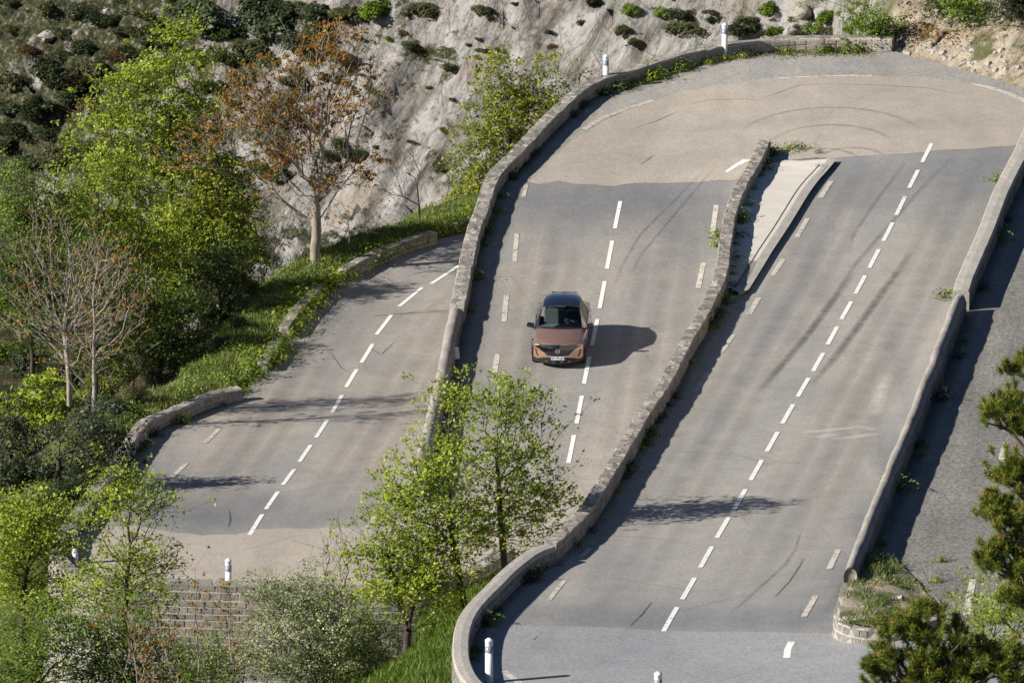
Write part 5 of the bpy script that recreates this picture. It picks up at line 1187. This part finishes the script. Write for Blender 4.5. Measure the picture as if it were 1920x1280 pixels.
def front_poly(name, poly, mat, parent, lift=.012, mirror=False, th=0):
    obs = []
    for sg in ((1, -1) if mirror else (1,)):
        bm = bmesh.new(); f = bm.faces.new([bm.verts.new((sg*x, z, 0)) for x, z in poly]); bmesh.ops.triangulate(bm, faces=[f])
        for k in range(-17, 18):
            bmesh.ops.bisect_plane(bm, geom=bm.verts[:]+bm.edges[:]+bm.faces[:], dist=1e-5, plane_co=(k*.05, 0, 0), plane_no=(1, 0, 0))
        for k in range(4, 19):
            bmesh.ops.bisect_plane(bm, geom=bm.verts[:]+bm.edges[:]+bm.faces[:], dist=1e-5, plane_co=(0, k*.05, 0), plane_no=(0, 1, 0))
        for v in bm.verts: x, z = v.co.x, v.co.y; v.co = Vector((x, FY(x, z)-lift, z))
        bmesh.ops.recalc_face_normals(bm, faces=bm.faces)
        for fc in bm.faces:
            if fc.normal.y > 0: fc.normal_flip()
        me = bpy.data.meshes.new(name); bm.to_mesh(me); bm.free(); obs.append(link(name, me, parent, (mat,), True))
    return obs
gri = front_poly('grille', [(-.845,.78),(-.74,.822),(-.5,.852),(0,.872),(.5,.852),(.74,.822),(.845,.78),(.80,.73),(.62,.665),(.42,.515),(.36,.485),(0,.475),(-.36,.485),(-.42,.515),(-.62,.665),(-.80,.73)], M_gb, car)[0]
front_poly('headlight', [(.64,.800),(.74,.800),(.82,.775),(.80,.755),(.70,.775),(.64,.782)], M_lamp, car, .02, True)
front_poly('daytime_light', [(.80,.715),(.79,.728),(.615,.682),(.395,.512),(.41,.500),(.63,.664)], M_chr, car, .022, True)
front_poly('air_slot', [(.755,.63),(.785,.62),(.765,.50),(.70,.385),(.675,.40),(.73,.52)], M_mb, car, .016, True)
front_poly('bumper_skirt', [(-.845,.17),(-.845,.34),(-.76,.28),(-.52,.38),(-.33,.41),(.33,.41),(.52,.38),(.76,.28),(.845,.34),(.845,.17)], M_mb, car, .018)
for k in range(-3, 4): front_poly('skirt_trim', [(k*.13-.045,.262),(k*.13+.045,.262),(k*.13+.045,.280),(k*.13-.045,.280)], M_chr if k % 2 else M_gb, car, .03)
front_poly('skirt_blade', [(.60,.255),(.80,.285),(.80,.30),(.60,.27)], M_gb, car, .028, True)
# round emblem with a bar
bm = bmesh.new()
K = 28
for i in range(K):
    a0, a1 = i*2*math.pi/K, (i+1)*2*math.pi/K
    q_ = [(r*math.cos(a), -FY(0, .62)*0-.020+FY(0, .62), .655+r*.92*math.sin(a)) for r, a in ((.062, a0), (.062, a1), (.085, a1), (.085, a0))]; bm.faces.new([bm.verts.new(p) for p in q_])
q_ = [(-.072, FY(0, .62)-.026, .642), (.072, FY(0, .62)-.026, .642), (.072, FY(0, .62)-.026, .668), (-.072, FY(0, .62)-.026, .668)]; bm.faces.new([bm.verts.new(p) for p in q_])
me = bpy.data.meshes.new('emblem'); bm.to_mesh(me); bm.free(); link('emblem', me, gri, (M_chr,))
# number plate
def box(name, c, s, mat, parent, bev=.0, rot=None, smooth_=False):
    bm = bmesh.new(); bmesh.ops.create_cube(bm, size=1); bmesh.ops.scale(bm, vec=s, verts=bm.verts)
    if bev: bmesh.ops.bevel(bm, geom=bm.edges[:], offset=bev, segments=3, affect='EDGES', profile=.6)
    me = bpy.data.meshes.new(name); bm.to_mesh(me); bm.free(); o = link(name, me, parent, (mat,), smooth_); o.location = c
    if rot: o.rotation_euler = rot
    return o
pl = box('number_plate', (0, -.045, .415), (.52, .015, .12), M_pl, car, .004)
for sx in (-1, 1): box('plate_band', (sx*.24, -.006, 0), (.04, .010, .114), M_blue, pl)
tc = bpy.data.curves.new('plate_text', 'FONT'); tc.body = 'W-775-JN'; tc.size = .118; tc.align_x = 'CENTER'; tc.align_y = 'CENTER'; tc.extrude = .001; tc.offset = .0015
to = bpy.data.objects.new('plate_text', tc); tm_ = bpy.data.meshes.new_from_object(to); bpy.data.objects.remove(to)
o = link('plate_text', tm_, pl, (M_ink,)); o.location = (0, -.010, 0); o.rotation_euler = (R_(90), 0, 0); o.scale = (.82, 1, 1)
# wheels
for (x, y) in ((-.80, .92), (.80, .92), (-.80, 3.70), (.80, 3.70)):
    s = 1 if x > 0 else -1
    w_ = empty('wheel', (x, y, .36)); w_.parent = car; w_.rotation_euler = (0, R_(90)*s, 0)
    lathe('tyre', [(.20, -.11), (.33, -.115), (.36, -.09), (.365, 0), (.36, .09), (.33, .115), (.24, .118)], M_tyre, w_, 32)
    rm = lathe('rim', [(.24, .118), (.235, .10), (.06, .085), (.001, .09)], M_rim, w_, 32)
    arch = []
    for k in range(14):
        a0, a1 = math.pi*k/14, math.pi*(k+1)/14
        arch.append([(s*(.915+.02*(r < .41)), y+r*math.cos(a), .36+r*math.sin(a)) for r, a in ((.375, a0), (.375, a1), (.44, a1), (.44, a0))])
    weld('wheel_arch', arch, M_mb, car)
# sills, door lines, handles, mirrors
for s in (-1, 1):
    box('sill', (s*.895, 2.3, .27), (.06, 2.1, .12), M_mb, car, .015)
    for y in (1.9, 2.85, 3.75): box('door_seam', (s*.922, y, .72), (.008, .012, .56), M_mb, car)
    for y in (2.65, 3.5): box('door_handle', (s*.935, y, .84), (.025, .2, .03), M_cop, car, .008)
    m_ = box('wing_mirror', (s*1.02, 1.62, 1.07), (.25, .13, .16), M_gb, car, .055, (0, s*-.12, s*.12), True)
    box('mirror_stalk', (s*-.13, .01, -.07), (.12, .05, .05), M_gb, m_, .01)
    box('mirror_glass', (0, .064, 0), (.19, .006, .11), M_chr, m_)
    box('window_trim', (s*.893, 2.75, 1.012), (.012, 1.9, .018), M_gb, car)
    wp = box('wiper', (s*.30-.1, 1.215+.03, 1.125), (.5, .018, .018), M_mb, car, rot=(0, 0, .12*s-.05))
box('roof_spoiler', (0, 3.97, 1.50), (.86, .2, .03), M_gb, car, .012)
bm = bmesh.new(); fv = [(-.012, 3.62, 1.60), (.012, 3.62, 1.60), (.012, 3.80, 1.58), (-.012, 3.80, 1.58), (0, 3.78, 1.68), (0, 3.72, 1.67)]; vs = [bm.verts.new(p) for p in fv]
for f in ((0, 1, 5), (1, 2, 4, 5), (3, 0, 5, 4), (2, 3, 4), (0, 3, 2, 1)): bm.faces.new([vs[k] for k in f])
me = bpy.data.meshes.new('aerial_fin'); bm.to_mesh(me); bm.free(); link('aerial_fin', me, car, (M_gb,))
box('sensor_housing', (0, 2.02, 1.50), (.16, .10, .05), M_mb, car, .01)
# interior
box('dashboard', (0, 1.62, .98), (1.45, .42, .16), M_dash, car, .05); box('floor', (0, 2.6, .34), (1.55, 3., .04), M_int, car)
box('rear_bench', (0, 3.35, .80), (1.25, .3, .75), M_int, car, .08)
for s in (-1, 1):
    st = box('seat', (s*.37, 2.55, .62), (.50, .52, .16), M_seat, car, .05); box('backrest', (0, .30, .34), (.50, .14, .62), M_seat, st, .06, (-.22, 0, 0)); box('headrest', (0, .40, .74), (.26, .09, .18), M_seat if s < 0 else M_int, st, .035, (-.2, 0, 0))
bm = bmesh.new(); 
sw = empty('steering_wheel', (.37, 2.0, 1.03)); sw.parent = car; sw.rotation_euler = (R_(-62), 0, 0)
V = []; Fc = []; K, k2 = 32, 8
for i in range(K):
    for j in range(k2):
        a, b2 = i*2*math.pi/K, j*2*math.pi/k2; r = .18+.016*math.cos(b2); V.append((r*math.cos(a), r*math.sin(a), .016*math.sin(b2)))
for i in range(K):
    for j in range(k2): Fc.append((i*k2+j, ((i+1) % K)*k2+j, ((i+1) % K)*k2+(j+1) % k2, i*k2+(j+1) % k2))
link('wheel_rim', pymesh('wheel_rim', V, Fc), sw, (M_dash,), True); box('wheel_hub', (0, 0, 0), (.13, .09, .03), M_rim, sw, .01); box('wheel_spoke', (0, 0, 0), (.34, .03, .012), M_int, sw)
# driver
def skinfig(name, pts, edges, rads, mat, parent, root_=0, lv=2):
    me = bpy.data.meshes.new(name); me.from_pydata(pts, edges, []); o = bpy.data.objects.new(name, me); COL.objects.link(o); o.parent = parent
    m = o.modifiers.new('skin', 'SKIN'); m.use_smooth_shade = True
    for v, r in zip(me.skin_vertices[0].data, rads): v.radius = (r, r)
    me.skin_vertices[0].data[root_].use_root = True
    sb = o.modifiers.new('sub', 'SUBSURF'); sb.levels = lv; sb.render_levels = lv; me.materials.append(mat); return o
drv = empty('person', (0, 0, 0)); tag(drv, 'driver in dark clothes seated at the steering wheel of the copper car', 'person')
M_cloth = flat('dark jacket', (.018,.02,.03), .85); M_skin = flat('skin', (.48,.27,.18), .5); M_hair = flat('dark hair', (.03,.018,.012), .7)
x0 = .37
P_ = [(x0,2.62,.76),(x0,2.66,.95),(x0,2.70,1.13),(x0,2.69,1.24),(x0-.17,2.66,1.17),(x0-.24,2.45,.99),(x0-.17,2.16,1.06),(x0+.17,2.66,1.17),(x0+.24,2.45,.99),(x0+.17,2.16,1.06),(x0-.10,2.22,.74),(x0-.10,1.95,.45),(x0+.10,2.22,.74),(x0+.10,1.95,.45)]
E_ = [(0,1),(1,2),(2,3),(2,4),(4,5),(5,6),(2,7),(7,8),(8,9),(0,10),(10,11),(0,12),(12,13)]
skinfig('clothing', P_, E_, [.15,.15,.15,.065,.07,.05,.036,.07,.05,.036,.08,.055,.08,.055], M_cloth, drv)
hp = [(x0,2.69,1.22),(x0,2.68,1.30),(x0,2.665,1.39),(x0,2.66,1.45)]; he = [(0,1),(1,2),(2,3)]; hr = [.055,.07,.092,.07]
bodyP = hp[:]; bodyE = he[:]; bodyR = hr[:]
bodyP += [(x0, 2.575, 1.375)]; bodyE += [(2, 4)]; bodyR += [.016]                    # nose
for s in (-1, 1): bodyP += [(x0+s*.098, 2.67, 1.385)]; bodyE += [(2, len(bodyP)-1)]; bodyR += [.018]
skinfig('head', bodyP, bodyE, bodyR, M_skin, drv)
skinfig('hair', [(x0,2.69,1.44),(x0,2.735,1.40),(x0,2.745,1.33)], [(0,1),(1,2)], [.095,.085,.06], M_hair, drv)
for s in (-1, 1): box('eye', (x0+s*.034, 2.582, 1.402), (.022, .012, .012), M_ink, drv, .003)
box('mouth', (x0, 2.588, 1.335), (.05, .01, .010), flat('lips', (.35,.12,.10), .5), drv, .003)
for s in (-1, 1):
    c = Vector((x0+s*.17, 2.13, 1.075)); pts = [tuple(c+Vector((0, .05, -.01))), tuple(c), tuple(c+Vector((-s*.005, -.045, .01)))]; ed = [(0, 1), (1, 2)]; rd = [.026, .032, .03]
    for k in range(4):
        b0 = len(pts); ox = (k-1.5)*.019
        pts += [tuple(c+Vector((ox, -.065, .025-.003*k))), tuple(c+Vector((ox, -.092+abs(k-1.2)*.006, .005))), tuple(c+Vector((ox, -.080, -.022)))]; ed += [(2, b0), (b0, b0+1), (b0+1, b0+2)]; rd += [.0095, .009, .008]
    b0 = len(pts); pts += [tuple(c+Vector((-s*.035, -.01, .012))), tuple(c+Vector((-s*.05, -.04, .005)))]; ed += [(1, b0), (b0, b0+1)]; rd += [.011, .009]
    skinfig('hand', pts, ed, rd, M_skin, drv, 1, 1)
# put the car on the road
cp = fp(hM, 1045.5, 693); yaw = R_(-3.6); gy_ = hM(cp.y+3.7)-hM(cp.y+.9); pit_ = math.atan(gy_/2.78)
for o in (car, drv):
    o.rotation_mode = 'XYZ'
    o.matrix_world = Matrix.Translation((cp.x, cp.y, hM(cp.y+.9)-.9*math.sin(pit_)+.002)) @ Matrix.Rotation(yaw, 4, 'Z') @ Matrix.Rotation(pit_, 4, 'X')
# ------------------------------------------------------------------ camera, light, render
cd = bpy.data.cameras.new('camera'); cam = bpy.data.objects.new('camera', cd); COL.objects.link(cam); scene.camera = cam
cam.location = (0, 0, ZC); cam.rotation_euler = (R_(90)-PIT, 0, 0)
cd.sensor_width = 36; cd.lens = F/1920*36; cd.clip_start = 1; cd.clip_end = 3000
cd.dof.use_dof = True; cd.dof.focus_distance = 329; cd.dof.aperture_fstop = 4.5
SUN_EL = 29.; SUN_AZ = (-1., -.33)         # towards the sun
d = Vector((SUN_AZ[0], SUN_AZ[1], 0)).normalized()*math.cos(R_(SUN_EL)); d.z = math.sin(R_(SUN_EL))
sl = bpy.data.lights.new('sun', 'SUN'); sl.energy = 5.; sl.angle = R_(.5); sl.color = (1., .93, .83)
so = bpy.data.objects.new('sun', sl); COL.objects.link(so); so.rotation_euler = d.to_track_quat('Z', 'Y').to_euler(); so.location = (0, 300, 60)
w = bpy.data.worlds.new('World'); scene.world = w; w.use_nodes = True; nt = w.node_tree
sk = nt.nodes.new('ShaderNodeTexSky'); sk.sky_type = 'NISHITA'; sk.sun_disc = False; sk.sun_elevation = R_(SUN_EL)
sk.sun_rotation = math.atan2(d.x, d.y); sk.air_density = .7; sk.dust_density = .3; sk.ozone_density = 4.
nt.links.new(sk.outputs[0], nt.nodes['Background'].inputs[0]); nt.nodes['Background'].inputs[1].default_value = .05
scene.render.engine = 'CYCLES'; cy = scene.cycles; cy.max_bounces = 6; cy.diffuse_bounces = 1; cy.glossy_bounces = 3; cy.transmission_bounces = 4; cy.transparent_max_bounces = 10; cy.caustics_reflective = False; cy.caustics_refractive = False
scene.view_settings.view_transform = 'Standard'; scene.view_settings.look = 'None'; scene.view_settings.exposure = .72; scene.view_settings.gamma = 1
